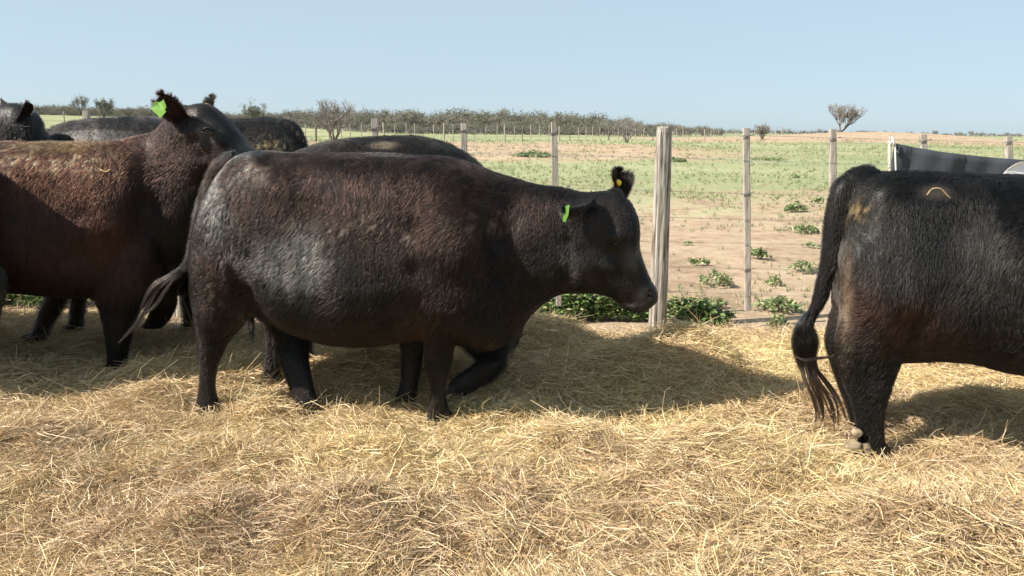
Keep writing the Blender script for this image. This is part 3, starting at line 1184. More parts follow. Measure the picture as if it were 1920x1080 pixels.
        return hair_obj(name, self.tolocal(pts.reshape(-1, 3)), 4, cols, rad, self.root)

    def finish(self, label, group='black cattle in the pen', cat='cow'):
        tag(self.root, label, cat, group)


def hair_obj(name, pts, k, cols, rad, parent, mat=None, taper=(1.0, 0.95, 0.8, 0.25)):
    n = len(pts) // k
    hc = bpy.data.hair_curves.new(name)
    hc.add_curves([k] * n)
    hc.attributes['position'].data.foreach_set('vector', pts.astype(np.float32).ravel())
    ra = hc.attributes.get('radius') or hc.attributes.new('radius', 'FLOAT', 'POINT')
    tp = np.interp(np.linspace(0, 1, k), np.linspace(0, 1, len(taper)), taper)
    ra.data.foreach_set('value', (np.tile(tp, n) * rad).astype(np.float32))
    at = hc.attributes.new('tint', 'FLOAT_COLOR', 'CURVE')
    c = np.ones((n, 4), dtype=np.float32)
    c[:, :3] = np.clip(cols, 0.0015, 1)
    at.data.foreach_set('color', c.ravel())
    hc.materials.append(mat or MAT_HAIR)
    o = bpy.data.objects.new(name, hc)
    COL.objects.link(o)
    o.parent = parent
    o['kind'] = 'stuff'
    return o


def ear(cow, base, tip, side, width, cup=0.35, facing=1, off0=0.0, off1=0.0, tint=(0.012, 0.010, 0.009), inner=(0.02, 0.014, 0.012), nhair=2500, hl=0.022, seed=1, cam_n=None):
    """leaf-shaped cupped ear: base/tip pixels, off0/off1 the distance of base and tip from the middle plane"""
    B_, T_ = cow.w(*base, off0), cow.w(*tip, off1)
    ax = T_ - B_
    Lr = np.linalg.norm(ax)
    ax /= Lr
    nn = np.array(side, dtype=float)
    nn -= ax * nn.dot(ax)
    nn /= np.linalg.norm(nn)               # direction the open side looks
    sd_ = np.cross(ax, nn)
    rows, cols_ = 12, 9
    V, Fc, C = [], [], []
    for layer in (0, 1):
        for i in range(rows):
            t = i / (rows - 1)
            wv = width * (0.42 + 1.1 * t - 0.1 * t * t) * math.sqrt(max(1 - t ** 3.2, 0.0)) if t < 1 else 0.0
            wv = max(wv, 0.003)
            for j in range(cols_):
                s_ = (j / (cols_ - 1)) * 2 - 1
                P_ = B_ + ax * (t * Lr) + sd_ * s_ * wv + nn * (cup * wv * (s_ * s_) - (0.010 * (1 - 0.6 * abs(s_)) if layer else 0)) + nn * 0.01 * math.sin(t * 3)
                V.append(P_)
                C.append(inner if layer == 0 else tint)
    for layer in (0, 1):
        b = layer * rows * cols_
        for i in range(rows - 1):
            for j in range(cols_ - 1):
                q = (b + i * cols_ + j, b + i * cols_ + j + 1, b + (i + 1) * cols_ + j + 1, b + (i + 1) * cols_ + j)
                Fc.append(q if layer == 0 else q[::-1])
    rc = rows * cols_
    rim = [j for j in range(cols_)] + [(i + 1) * cols_ + cols_ - 1 for i in range(rows - 1)] + [(rows - 1) * cols_ + j for j in range(cols_ - 2, -1, -1)] + [i * cols_ for i in range(rows - 2, 0, -1)]
    for a_, b_ in zip(rim, rim[1:] + rim[:1]):
        Fc.append((a_, b_, b_ + rc, a_ + rc))
    o = cow.part('ear', V, Fc, MAT_HIDE)
    set_col(o.data, 'tint', np.array(C))
    # fringe
    r = np.random.default_rng(seed)
    Vn = np.array(V)
    pick = r.integers(0, rc, nhair)
    edge = r.random(nhair) < 0.55
    rimi = np.array(rim)[cols_ - 1:]
    pick[edge] = r.choice(rimi, edge.sum())
    P_ = Vn[pick] + r.normal(0, 0.003, (nhair, 3))
    cen = B_ + ax * (0.5 * Lr)
    out = P_ - (B_ + np.outer((P_ - B_) @ ax, ax))
    out /= np.linalg.norm(out, axis=1)[:, None] + 1e-6
    D_ = out * 0.7 + ax * 0.8 + nn * r.uniform(-0.5, 0.7, (nhair, 1)) + r.normal(0, 0.25, (nhair, 3))
    D_ /= np.linalg.norm(D_, axis=1)[:, None]
    ln = hl * r.uniform(0.4, 1.3, nhair)
    pts = np.stack([P_, P_ + D_ * (ln * 0.5)[:, None], P_ + D_ * ln[:, None]], 1)
    hc = np.tile(np.array(tint), (nhair, 1)) * r.uniform(0.6, 1.6, (nhair, 1))
    e = hair_obj('ear_hair', cow.tolocal(pts.reshape(-1, 3)), 3, hc, 0.0006, o)
    return o, B_, T_, nn


def tagplate(cow, corners, off, mat, name='ear_tag', thick=0.003):
    P_ = [cow.w(x, y, off + d) for x, y, d in corners]
    P2 = [p - cow.n * thick for p in P_]
    k = len(P_)
    Fc = [tuple(range(k)), tuple(range(2 * k - 1, k - 1, -1))] + [(i, k + i, k + (i + 1) % k, (i + 1) % k) for i in range(k)]
    o = cow.part(name, P_ + P2, Fc, mat, False)
    b = o.modifiers.new('b', 'BEVEL')
    b.width = 0.0012
    b.segments = 2
    return o


def button(cow, px, py, off, r, mat, name='ear_tag'):
    c = cow.w(px, py, off)
    k = 18
    e1, e2 = cow.u, np.array([0, 0, 1.0])
    V = []
    for rr, d in ((1.0, 0), (1.0, 0.003), (0.55, 0.005), (0.35, 0.009), (0.3, 0.009)):
        for j in range(k):
            a_ = 2 * math.pi * j / k
            V.append(c + (e1 * math.cos(a_) + e2 * math.sin(a_) * 0.8) * r * rr + cow.n * d)
    Fc = [tuple(range(k))] + [tuple(4 * k + j for j in range(k - 1, -1, -1))]
    for i in range(4):
        for j in range(k):
            Fc.append((i * k + j, (i + 1) * k + j, (i + 1) * k + (j + 1) % k, i * k + (j + 1) % k))
    return cow.part(name, V, Fc, mat, True)


def eye(cow, px, py, off, r=0.019):
    c = cow.w(px, py, off)
    V, Fc = [], []
    for i in range(9):
        ph = math.pi * i / 8
        for j in range(14):
            th = 2 * math.pi * j / 14
            V.append(c + cow.u * r * math.sin(ph) * math.cos(th) * 1.15 + np.array([0, 0, 1.0]) * r * 0.8 * math.cos(ph) + cow.n * r * 0.7 * math.sin(ph) * math.sin(th))
    for i in range(8):
        for j in range(14):
            j2 = (j + 1) % 14
            Fc.append((i * 14 + j, i * 14 + j2, (i + 1) * 14 + j2, (i + 1) * 14 + j))
    o = cow.part('eye', V, Fc, MAT_EYE)
    # lids
    for s_ in (1, -1):
        pts = [c + cow.u * r * 1.35 * math.cos(a_) + np.array([0, 0, 1.0]) * s_ * r * (0.75 if s_ > 0 else 0.6) * math.sin(a_) + cow.n * (0.35 * r + 0.35 * r * math.sin(a_)) for a_ in np.linspace(0, math.pi, 11)]
        v, f = tube(pts, [0.002] + [0.004] * 9 + [0.002], 6)
        l = cow.part('eyelid', v, f, MAT_HIDE)
        set_col(l.data, 'tint', np.tile(np.array([[0.010, 0.008, 0.008]]), (len(v), 1)))
    return o


def hoof(cow, px, py, off, L_=0.12, W_=0.055, H_=0.07):
    c = cow.w(px, py, off)
    c[2] = 0.0
    parts = []
    for s_ in (1, -1):
        V = []
        for (x0, x1, ww, z) in ((-0.5, 0.62, 1.0, -0.005), (-0.48, 0.55, 0.95, H_ * 0.45), (-0.40, 0.34, 0.8, H_)):
            for (fx, fy) in ((0, 0.1), (0, 0.9), (0.35, 1.0), (0.8, 0.85), (1, 0.35), (0.8, 0.06), (0.35, 0.04)):
                V.append(c + cow.u * L_ * (x0 + (x1 - x0) * fx) + cow.n * s_ * W_ * ww * fy + np.array([0, 0, z]))
        Fc = [tuple(range(7)), tuple(range(20, 13, -1))]
        for i in range(2):
            for j in range(7):
                Fc.append((i * 7 + j, i * 7 + (j + 1) % 7, (i + 1) * 7 + (j + 1) % 7, (i + 1) * 7 + j))
        parts.append((V, Fc))
    return cow.part('hoof', *join_parts(parts), MAT_HOOF)


def guides_hair(cow, guides, per, spread, cols, rad, name='tail_switch', seed=3, k=10):
    """guides: lists of (px,py,off); strands follow them with jitter that widens and then gathers"""
    r = np.random.default_rng(seed)
    allp, allc = [], []
    for g in guides:
        G = resample([list(cow.w(x, y, o_)) for x, y, o_ in g[0]], 6)
        t = np.linspace(0, 1, len(G))
        tt = np.linspace(0, 1, k)
        Gp = np.stack([np.interp(tt, t, G[:, j]) for j in range(3)], -1)
        sp = g[1] if len(g) > 1 else spread
        m = g[2] if len(g) > 2 else per
        off = r.normal(0, 1, (m, 3)) * sp
        prof = 0.35 + 0.65 * np.sin(np.clip(tt * 1.15, 0, 1) * math.pi) ** 0.8
        wob = r.normal(0, 1, (m, 1, 3)) * sp * 0.5 * np.sin(tt * 9 + 1)[None, :, None]
        P_ = Gp[None] + off[:, None, :] * prof[None, :, None] + wob * 0.4
        cut = r.uniform(0.70, 1.0, m)
        P_ = np.stack([np.stack([np.interp(tt * c_, tt, P_[i, :, j]) for j in range(3)], -1) for i, c_ in enumerate(cut)])
        allp.append(P_.reshape(-1, 3))
        allc.append(np.tile(np.array([cols]), (m, 1)) * r.uniform(0.5, 1.6, (m, 1)))
    return hair_obj(name, cow.tolocal(np.concatenate(allp)), k, np.concatenate(allc), rad, cow.root)


def blend(c, col2, m):
    return c * (1 - m[:, None]) + np.array(col2)[None] * m[:, None]


def blob(q, x, y, rx, ry):
    return np.exp(-((q[:, 0] - x) / rx) ** 2 - ((q[:, 1] - y) / ry) ** 2)


# ------------------------------------------------------------------ A: the main cow, walking right
def colA(cow, P_):
    q = cow.pix(P_)
    n1 = fbm(P_ * 7, 41, 3)
    c = np.tile(np.array([[0.014, 0.0105, 0.0095]]), (len(P_), 1))
    brown = np.clip(blob(q, 700, 370, 300, 90) * 0.9 + blob(q, 420, 520, 50, 60) + blob(q, 800, 560, 70, 90) * 0.8 + blob(q, 880, 420, 120, 80) * 0.6 + 0.3 * n1, 0, 1)
    c = blend(c, (0.075, 0.036, 0.027), brown)
    grey = np.clip(blob(q, 540, 490, 105, 62) * 1.0 + blob(q, 405, 390, 36, 70) * 0.8 + blob(q, 470, 285, 50, 14) * 0.6 + blob(q, 805, 485, 40, 26) * 0.5 + blob(q, 1100, 500, 60, 34) * 0.35, 0, 1) * 1.0  # painted sheen: sunlit hair on flank, rump and cheek greyed in the coat colour
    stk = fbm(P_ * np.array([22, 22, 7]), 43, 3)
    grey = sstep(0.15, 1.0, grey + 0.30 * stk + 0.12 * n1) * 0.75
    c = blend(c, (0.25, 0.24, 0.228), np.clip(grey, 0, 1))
    mud = np.clip((vnoise(P_ * 55, 4) - 0.1) * 3, 0, 1)
    spots = blob(q, 722, 415, 18, 16) * 1.3 + blob(q, 768, 448, 10, 8) * 1.2 + blob(q, 690, 415, 18, 12) * 0.8 + blob(q, 920, 420, 50, 22) * 0.5 + blob(q, 650, 430, 30, 10) * 0.4 + blob(q, 475, 315, 26, 10) * 0.5
    c = blend(c, (0.77, 0.62, 0.46), np.clip(spots * mud, 0, 0.85))
    dust = sstep(0.42, 0.1, P_[:, 2])
    c = blend(c, (0.120, 0.096, 0.076), dust * 0.55 * (0.6 + 0.4 * n1))
    wet = blob(q, 1216, 556, 20, 24)
    c = blend(c, (0.075, 0.062, 0.060), np.clip(wet * 1.4, 0, 1))
    pale = blob(q, 1185, 488, 16, 22) * 0.7 + blob(q, 1178, 572, 22, 4) * 0.9  # sunlit patch painted on the nose, plus the pale lip rim
    c = blend(c, (0.24, 0.24, 0.24), np.clip(pale, 0, 0.8))
    return np.clip(c, 0.003, 0.95)


hdA = math.atan2(-0.18, 1.13)
A = Cow(600, 765, -0.09)
A.torso([(384, 440, 381, 540, 0.08, 0), (393, 392, 388, 590, 0.17, 0), (413, 350, 408, 600, 0.245, 0), (447, 306, 446, 585, 0.285, 0), (490, 289, 492, 572, 0.30, 0), (560, 289, 560, 612, 0.33, 0),
         (640, 290, 640, 636, 0.355, 0), (720, 289, 720, 636, 0.36, 0), (790, 294, 790, 628, 0.345, 0), (850, 302, 850, 632, 0.32, 0), (905, 318, 905, 648, 0.28, 0), (950, 333, 943, 640, 0.22, 0), (985, 343, 970, 600, 0.17, 0)])
A.loft([(880, 312, 900, 655, 0.25, 0), (950, 334, 952, 638, 0.20, 0.01), (1000, 346, 1000, 585, 0.17, 0.03), (1040, 353, 1040, 553, 0.145, 0.05), (1080, 358, 1070, 548, 0.13, 0.06)], 0.05, 2.2, 24)
A.loft([(1060, 360, 1050, 542, 0.12, 0.06), (1110, 360, 1078, 549, 0.125, 0.07), (1150, 359, 1100, 550, 0.12, 0.07), (1176, 374, 1122, 552, 0.118, 0.08), (1192, 402, 1138, 556, 0.115, 0.08), (1198, 436, 1150, 560, 0.105, 0.085),
        (1198, 462, 1158, 569, 0.092, 0.09), (1210, 497, 1168, 577, 0.082, 0.09), (1223, 527, 1178, 583, 0.082, 0.09), (1233, 545, 1190, 586, 0.078, 0.09), (1235, 562, 1204, 585, 0.058, 0.09)], -0.05, 2.5, 24)
A.loft([(1136, 362, 1150, 400, 0.06, 0.07), (1150, 352, 1160, 395, 0.06, 0.07), (1168, 358, 1165, 400, 0.045, 0.07)], 0, 2, 14)
A.leg([(430, 385, 480, 0.10, 0.17), (500, 366, 480, 0.13, 0.19), (560, 368, 478, 0.12, 0.18), (600, 370, 462, 0.095, 0.17), (630, 373, 436, 0.070, 0.16), (655, 376, 420, 0.055, 0.16), (690, 376, 407, 0.040, 0.16), (728, 374, 403, 0.037, 0.16), (758, 368, 409, 0.05, 0.16), (786, 366, 413, 0.055, 0.16)])
A.leg([(560, 470, 580, 0.08, -0.10), (600, 498, 585, 0.075, -0.06), (635, 518, 585, 0.065, -0.02), (660, 519, 580, 0.056, 0.02), (690, 528, 582, 0.045, 0.06), (725, 542, 588, 0.042, 0.09), (762, 556, 597, 0.05, 0.11), (790, 558, 606, 0.055, 0.12)])
A.leg([(400, 800, 900, 0.06, 0.14), (480, 775, 900, 0.11, 0.17), (560, 782, 885, 0.12, 0.18), (610, 790, 868, 0.085, 0.17), (650, 796, 850, 0.062, 0.16), (690, 797, 844, 0.060, 0.16), (715, 804, 837, 0.043, 0.16), (742, 807, 836, 0.038, 0.16), (772, 802, 841, 0.052, 0.14), (800, 800, 846, 0.055, 0.14)])
A.leg([(560, 740, 850, 0.10, -0.14), (610, 744, 815, 0.075, -0.13), (650, 752, 795, 0.058, -0.11), (690, 753, 790, 0.054, -0.09), (722, 750, 783, 0.043, -0.07), (750, 741, 780, 0.048, -0.06), (776, 738, 784, 0.052, -0.06)])
A.tubepx([(445, 292, 0.035, -0.02), (412, 318, 0.038, -0.05), (385, 372, 0.032, -0.07), (368, 440, 0.026, -0.08), (352, 495, 0.022, -0.06), (325, 517, 0.018, -0.04)])
A.tubepx([(476, 560, 0.03, 0.02), (482, 582, 0.014, 0.03), (483, 600, 0.009, 0.03)])
bumpsA = [(865, 470, 0.26, 0.12, 0.022), (835, 560, 0.26, 0.08, 0.020), (775, 360, 0.32, 0.06, -0.012), (778, 430, 0.33, 0.06, -0.018), (780, 500, 0.32, 0.055, -0.020), (775, 560, 0.30, 0.05, -0.018),
          (915, 380, 0.26, 0.05, -0.014), (935, 450, 0.24, 0.05, -0.018), (940, 520, 0.22, 0.05, -0.018), (930, 580, 0.22, 0.05, -0.012), (985, 450, 0.18, 0.08, 0.012),
          (485, 300, 0.16, 0.05, 0.022), (585, 400, 0.30, 0.10, -0.030), (600, 470, 0.33, 0.10, -0.012), (470, 480, 0.30, 0.045, -0.016), (462, 540, 0.28, 0.045, -0.018), (405, 430, 0.26, 0.09, 0.018), (680, 520, 0.35, 0.20, 0.012),
          (374, 648, 0.16, 0.020, 0.010), (820, 692, 0.20, 0.025, 0.007), (820, 758, 0.20, 0.02, 0.006), (1095, 505, 0.17, 0.07, 0.018), (1160, 508, 0.17, 0.035, -0.014), (1162, 438, 0.18, 0.028, 0.014), (1150, 478, 0.18, 0.03, -0.010), (1190, 470, 0.13, 0.02, 0.006), (1065, 450, 0.17, 0.04, -0.014), (1060, 510, 0.16, 0.035, -0.014),
          (1196, 574, 0.155, 0.010, -0.008), (1182, 569, 0.16, 0.010, -0.008), (1168, 563, 0.165, 0.010, -0.006), (1120, 520, 0.18, 0.03, -0.010), (1095, 470, 0.18, 0.03, -0.010), (1135, 500, 0.19, 0.03, 0.008), (1172, 520, 0.17, 0.03, -0.008), (1178, 440, 0.18, 0.02, 0.008), (1090, 420, 0.17, 0.04, -0.012), (455, 300, 0.12, 0.10, 0.02), (500, 330, 0.28, 0.08, 0.015), (560, 400, 0.3, 0.12, -0.03), (400, 470, 0.25, 0.12, 0.02), (860, 420, 0.3, 0.16, 0.025), (945, 430, 0.24, 0.07, -0.022), (770, 420, 0.34, 0.09, -0.012),
          (1100, 500, 0.18, 0.06, 0.012), (1152, 446, 0.19, 0.025, 0.014), (1150, 470, 0.18, 0.03, -0.010), (1219, 552, 0.16, 0.012, -0.014), (1218, 540, 0.16, 0.012, 0.010), (1204, 556, 0.16, 0.012, 0.008), (840, 335, 0.0, 0.10, 0.012), (700, 330, 0.1, 0.12, -0.006),
          (445, 590, 0.28, 0.07, -0.02), (640, 560, 0.36, 0.15, 0.015)]
A.tubepx([(440, 560, 0.02, 0.20), (475, 574, 0.045, 0.20), (520, 592, 0.05, 0.17), (570, 618, 0.045, 0.12), (625, 640, 0.02, 0.08)])
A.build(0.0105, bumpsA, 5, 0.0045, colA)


def lenA(cow, P_):
    q = cow.pix(P_)
    l = np.ones(len(P_))
    face = sstep(1060, 1110, q[:, 0])
    l *= 1 - 0.68 * face
    l *= 1 - 0.8 * blob(q, 1152, 457, 22, 16)
    l *= 1 - 0.75 * blob(q, 1214, 556, 30, 34)
    l *= 1 - 0.65 * sstep(0.42, 0.25, P_[:, 2]) * (1 - sstep(860, 920, q[:, 0]))
    l *= 1 + 0.8 * blob(q, 960, 610, 60, 50) + 0.5 * blob(q, 400, 330, 40, 60)
    return l


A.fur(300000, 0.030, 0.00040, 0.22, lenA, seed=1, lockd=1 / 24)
ear(A, (1162, 372), (1159, 322), A.n * 0.8 + A.u * 0.5, 0.048, 0.5, off0=-0.05, off1=-0.08, seed=2, hl=0.026, nhair=4200)
button(A, 1157, 343, -0.02, 0.021, MAT_YEL)
ear(A, (1112, 378), (1058, 392), A.n * 0.6 - np.array([0, 0, 0.8]), 0.042, 0.4, off0=0.17, off1=0.27, seed=3, hl=0.024, nhair=3000)
tagplate(A, [(1061, 386, 0.005), (1068, 384, 0.03), (1066, 402, 0.03), (1060, 417, 0.02), (1055, 415, 0.0), (1056, 402, 0.0)], 0.28, MAT_DGREEN)
eye(A, 1154, 457, 0.190, 0.021)
_c = A.w(1219, 551, 0.160)
_v, _f = tube([_c + A.n * z_ for z_ in (-0.012, 0.0, 0.004)], [0.016, 0.017, 0.010], 14)
_v = [_c + A.u * (np.dot(p - _c, A.u) * 1.0) + np.array([0, 0, 1.0]) * ((p - _c)[2] * 0.6 - 0.4 * np.dot(p - _c, A.u)) + A.n * np.dot(p - _c, A.n) for p in _v]
A.part('nostril', _v, _f, MAT_EYE)
for hx, hy, of in ((394, 776, 0.16), (586, 782, 0.12), (826, 790, 0.14), (763, 770, -0.06)):
    hoof(A, hx, hy, of)
guides_hair(A, [([(338, 508, -0.05), (300, 535, -0.04), (283, 565, -0.03), (262, 600, -0.02), (240, 625, -0.02), (220, 645, -0.02)], 0.006, 150),
                ([(335, 510, -0.05), (310, 545, -0.04), (290, 575, -0.03), (268, 590, -0.02), (250, 615, -0.02)], 0.005, 100),
                ([(345, 498, -0.05), (315, 520, -0.05), (292, 533, -0.03), (272, 560, -0.02), (255, 605, -0.02)], 0.005, 90),
                ([(350, 495, -0.06), (330, 512, -0.05), (312, 528, -0.05), (300, 545, -0.04)], 0.007, 120)], 100, 0.01, (0.012, 0.009, 0.008), 0.0005, seed=5)
A.finish('large black cow in the centre walking right, yellow button in its raised far ear')


# ------------------------------------------------------------------ B: the right cow, cut by the frame
def colB(cow, P_):
    q = cow.pix(P_)
    n1 = fbm(P_ * 7, 45, 3)
    c = np.tile(np.array([[0.012, 0.010, 0.0095]]), (len(P_), 1))
    c = blend(c, (0.11, 0.042, 0.028), np.clip(blob(q, 1700, 600, 110, 50) * 0.8 + blob(q, 1620, 560, 40, 60) * 0.6 + 0.15 * n1, 0, 1))
    c = blend(c, (0.19, 0.18, 0.17), np.clip(blob(q, 1660, 480, 70, 100) * 0.8 + blob(q, 1850, 480, 80, 90) * 0.7, 0, 1) * (0.6 + 0.6 * n1).clip(0, 1))  # lit grey of the rump and flank hair painted into the coat
    bald = np.clip(blob(q, 1752, 360, 44, 20) * 2.5 - 1.0, 0, 1) * np.clip(1 + n1, 0.3, 1)
    c = blend(c, (0.21, 0.17, 0.13), bald * 0.8)
    tan = np.clip((vnoise(P_ * 50, 4) + 0.2) * 2.5, 0, 1) * blob(q, 1612, 392, 24, 16)
    c = blend(c, (0.91, 0.65, 0.31), np.clip(tan * 1.2, 0, 0.85))
    but = np.clip(blob(q, 1588, 560, 12, 80) * 1.3, 0, 1) * (q[:, 0] < 1606)
    c = blend(c, (0.62, 0.45, 0.32), but * 0.8)
    return np.clip(c, 0.003, 0.95)


Bc = Cow(1700, 836, -0.06)
Bc.torso([(1572, 420, 1580, 560, 0.10, 0), (1586, 358, 1590, 640, 0.20, 0), (1612, 334, 1615, 660, 0.27, 0), (1660, 325, 1662, 668, 0.31, 0), (1730, 324, 1735, 664, 0.33, 0), (1800, 328, 1800, 668, 0.35, 0), (1870, 331, 1870, 686, 0.38, 0),
          (1940, 333, 1940, 704, 0.40, 0), (2020, 334, 2020, 715, 0.40, 0), (2110, 334, 2110, 712, 0.38, 0), (2190, 334, 2190, 690, 0.34, 0), (2260, 330, 2260, 670, 0.30, 0), (2310, 340, 2300, 650, 0.24, 0)])
Bc.loft([(2240, 325, 2260, 680, 0.26, 0), (2310, 325, 2330, 620, 0.2, 0), (2370, 320, 2390, 560, 0.16, 0), (2420, 310, 2430, 520, 0.13, 0)], 0.05)
Bc.loft([(2400, 315, 2410, 520, 0.13, 0), (2460, 305, 2440, 525, 0.125, 0), (2510, 345, 2480, 540, 0.12, 0), (2535, 400, 2510, 560, 0.09, 0), (2560, 470, 2535, 590, 0.08, 0), (2575, 520, 2560, 600, 0.06, 0)], 0, 2.4)
Bc.leg([(380, 1620, 1700, 0.04, 0.10), (460, 1585, 1730, 0.10, 0.15), (540, 1582, 1760, 0.14, 0.19), (600, 1578, 1750, 0.13, 0.18), (645, 1570, 1705, 0.095, 0.17), (690, 1572, 1684, 0.07, 0.16), (730, 1584, 1672, 0.058, 0.16), (770, 1598, 1660, 0.048, 0.16), (810, 1607, 1657, 0.048, 0.16), (842, 1608, 1661, 0.052, 0.16), (872, 1602, 1668, 0.06, 0.16)])
Bc.leg([(480, 1590, 1680, 0.05, -0.08), (560, 1570, 1660, 0.10, -0.12), (615, 1552, 1625, 0.08, -0.12), (640, 1547, 1610, 0.062, -0.12), (680, 1556, 1612, 0.055, -0.12), (730, 1574, 1618, 0.048, -0.12), (780, 1592, 1634, 0.045, -0.12), (820, 1597, 1642, 0.050, -0.12), (848, 1594, 1650, 0.055, -0.12)])
Bc.leg([(560, 2180, 2310, 0.12, 0.16), (660, 2200, 2280, 0.075, 0.16), (720, 2205, 2260, 0.058, 0.16), (780, 2210, 2254, 0.045, 0.16), (868, 2205, 2262, 0.055, 0.16)])
Bc.leg([(560, 2120, 2260, 0.10, -0.14), (660, 2140, 2210, 0.070, -0.14), (720, 2145, 2200, 0.055, -0.14), (780, 2150, 2194, 0.045, -0.14), (845, 2146, 2200, 0.055, -0.14)])
Bc.tubepx([(1640, 330, 0.045, 0.0), (1605, 341, 0.054, 0.02), (1582, 362, 0.052, 0.03), (1567, 410, 0.046, 0.04), (1560, 460, 0.042, 0.05), (1551, 510, 0.039, 0.05), (1537, 560, 0.034, 0.05), (1521, 595, 0.026, 0.05), (1513, 620, 0.018, 0.05)])
Bc.tubepx([(1748, 640, 0.03, 0.05), (1749, 664, 0.014, 0.05), (1750, 680, 0.009, 0.05)])
Bc.tubepx([(1772, 645, 0.03, 0.02), (1774, 664, 0.013, 0.02), (1776, 677, 0.009, 0.02)])
bumpsB = [(1665, 345, 0.2, 0.06, 0.02), (1735, 420, 0.32, 0.10, -0.02), (1640, 480, 0.3, 0.14, 0.02), (1700, 600, 0.3, 0.05, -0.02), (1550, 642, -0.07, 0.03, 0.012), (1640, 735, 0.21, 0.03, 0.006), (1640, 345, 0.22, 0.10, 0.012), (1700, 330, 0.12, 0.10, 0.012), (1790, 420, 0.32, 0.12, -0.02), (1690, 560, 0.3, 0.16, 0.02), (1605, 480, 0.22, 0.07, 0.015), (1582, 520, 0.1, 0.05, -0.03)]
Bc.build(0.0105, bumpsB, 5, 0.0055, colB)


def lenB(cow, P_):
    q = cow.pix(P_)
    l = np.ones(len(P_))
    l *= 1 - 0.85 * np.clip(blob(q, 1752, 360, 48, 24) * 2.2 - 0.6, 0, 1)
    l *= 1 - 0.55 * sstep(0.50, 0.3, P_[:, 2])
    l *= 1 - 0.5 * (q[:, 0] < 1560)
    l *= 1 + 0.8 * blob(q, 1880, 380, 90, 50)
    return l


Bc.fur(240000, 0.030, 0.00042, 0.24, lenB, seed=2, clump=0.026)
for hx, hy, of in ((1640, 866, 0.16), (1622, 845, -0.12), (2235, 866, 0.16), (2174, 843, -0.14)):
    hoof(Bc, hx, hy, of)
ear(Bc, (2440, 340), (2380, 350), Bc.n, 0.045, 0.4, off0=0.12, off1=0.25, nhair=800)
ear(Bc, (2455, 340), (2440, 290), Bc.n, 0.045, 0.4, off0=-0.1, off1=-0.2, nhair=800)
eye(Bc, 2495, 400, 0.115, 0.018)
g = []
for k in range(16):
    f0 = k / 15
    g.append(([(1519 + 8 * (f0 - .5), 585, 0.05), (1506 + 22 * (f0 - .4), 610, 0.05 + 0.03 * math.sin(k * 2)), (1490 + 40 * f0, 640, 0.05 + 0.03 * math.sin(k * 3)), (1493 + 34 * f0, 668, 0.05), (1500 + 30 * f0 + 6 * math.sin(k), 700 + 14 * math.sin(k * 1.7), 0.05)], 0.008, 120))
rt = random.Random(5)
lk = []
for k in range(15):
    x0, e = 1497 + 30 * k / 14, rt.uniform(-8, 8)
    x3 = 1526 + 58 * (k / 14) ** 1.1 + e
    ye = rt.uniform(770, 822)
    lk.append(([(x0, 650, 0.05), (x0 + 4 + e * 0.3, 690, 0.05), (x0 * 0.55 + x3 * 0.45 + rt.uniform(-5, 5), 722, 0.06 + rt.uniform(-.02, .03)), (x0 * 0.15 + x3 * 0.85 + rt.uniform(-4, 4), 752, 0.06), (x3 + rt.uniform(-4, 4), 785, 0.06), (x3 + rt.uniform(-3, 5), ye, 0.06)], 0.0030, rt.randint(14, 60)))
lk.append(([(1491, 668, 0.10), (1510, 675, 0.11), (1530, 672, 0.10), (1555, 669, 0.08), (1575, 660, 0.07)], 0.003, 60))
guides_hair(Bc, g, 100, 0.006, (0.012, 0.012, 0.013), 0.00045, seed=8)
guides_hair(Bc, lk, 100, 0.006, (0.040, 0.030, 0.026), 0.0006, seed=9)
for cx_, cy_, rr_ in ((1606, 812, 0.023), (1600, 838, 0.036), (1622, 842, 0.03)):
    c_ = Bc.w(cx_, cy_, 0.20)
    V_, F_c = tube([c_ + np.array([0, 0, z_ * rr_]) for z_ in np.linspace(-1, 1, 9)], [rr_ * math.sqrt(max(1 - z_ * z_, 0.02)) for z_ in np.linspace(-1, 1, 9)], 12)
    V_ = np.array(V_) + 0.12 * rr_ * rng.normal(size=(len(V_), 3))
    o_ = Bc.part('caked_mud', V_, F_c, noise_mat('dried_mud', (0.16, 0.12, 0.08), (0.34, 0.27, 0.19), 30, 0.95, 0.4))
Bc.finish('black cow cut off by the right edge, long tail hanging down')


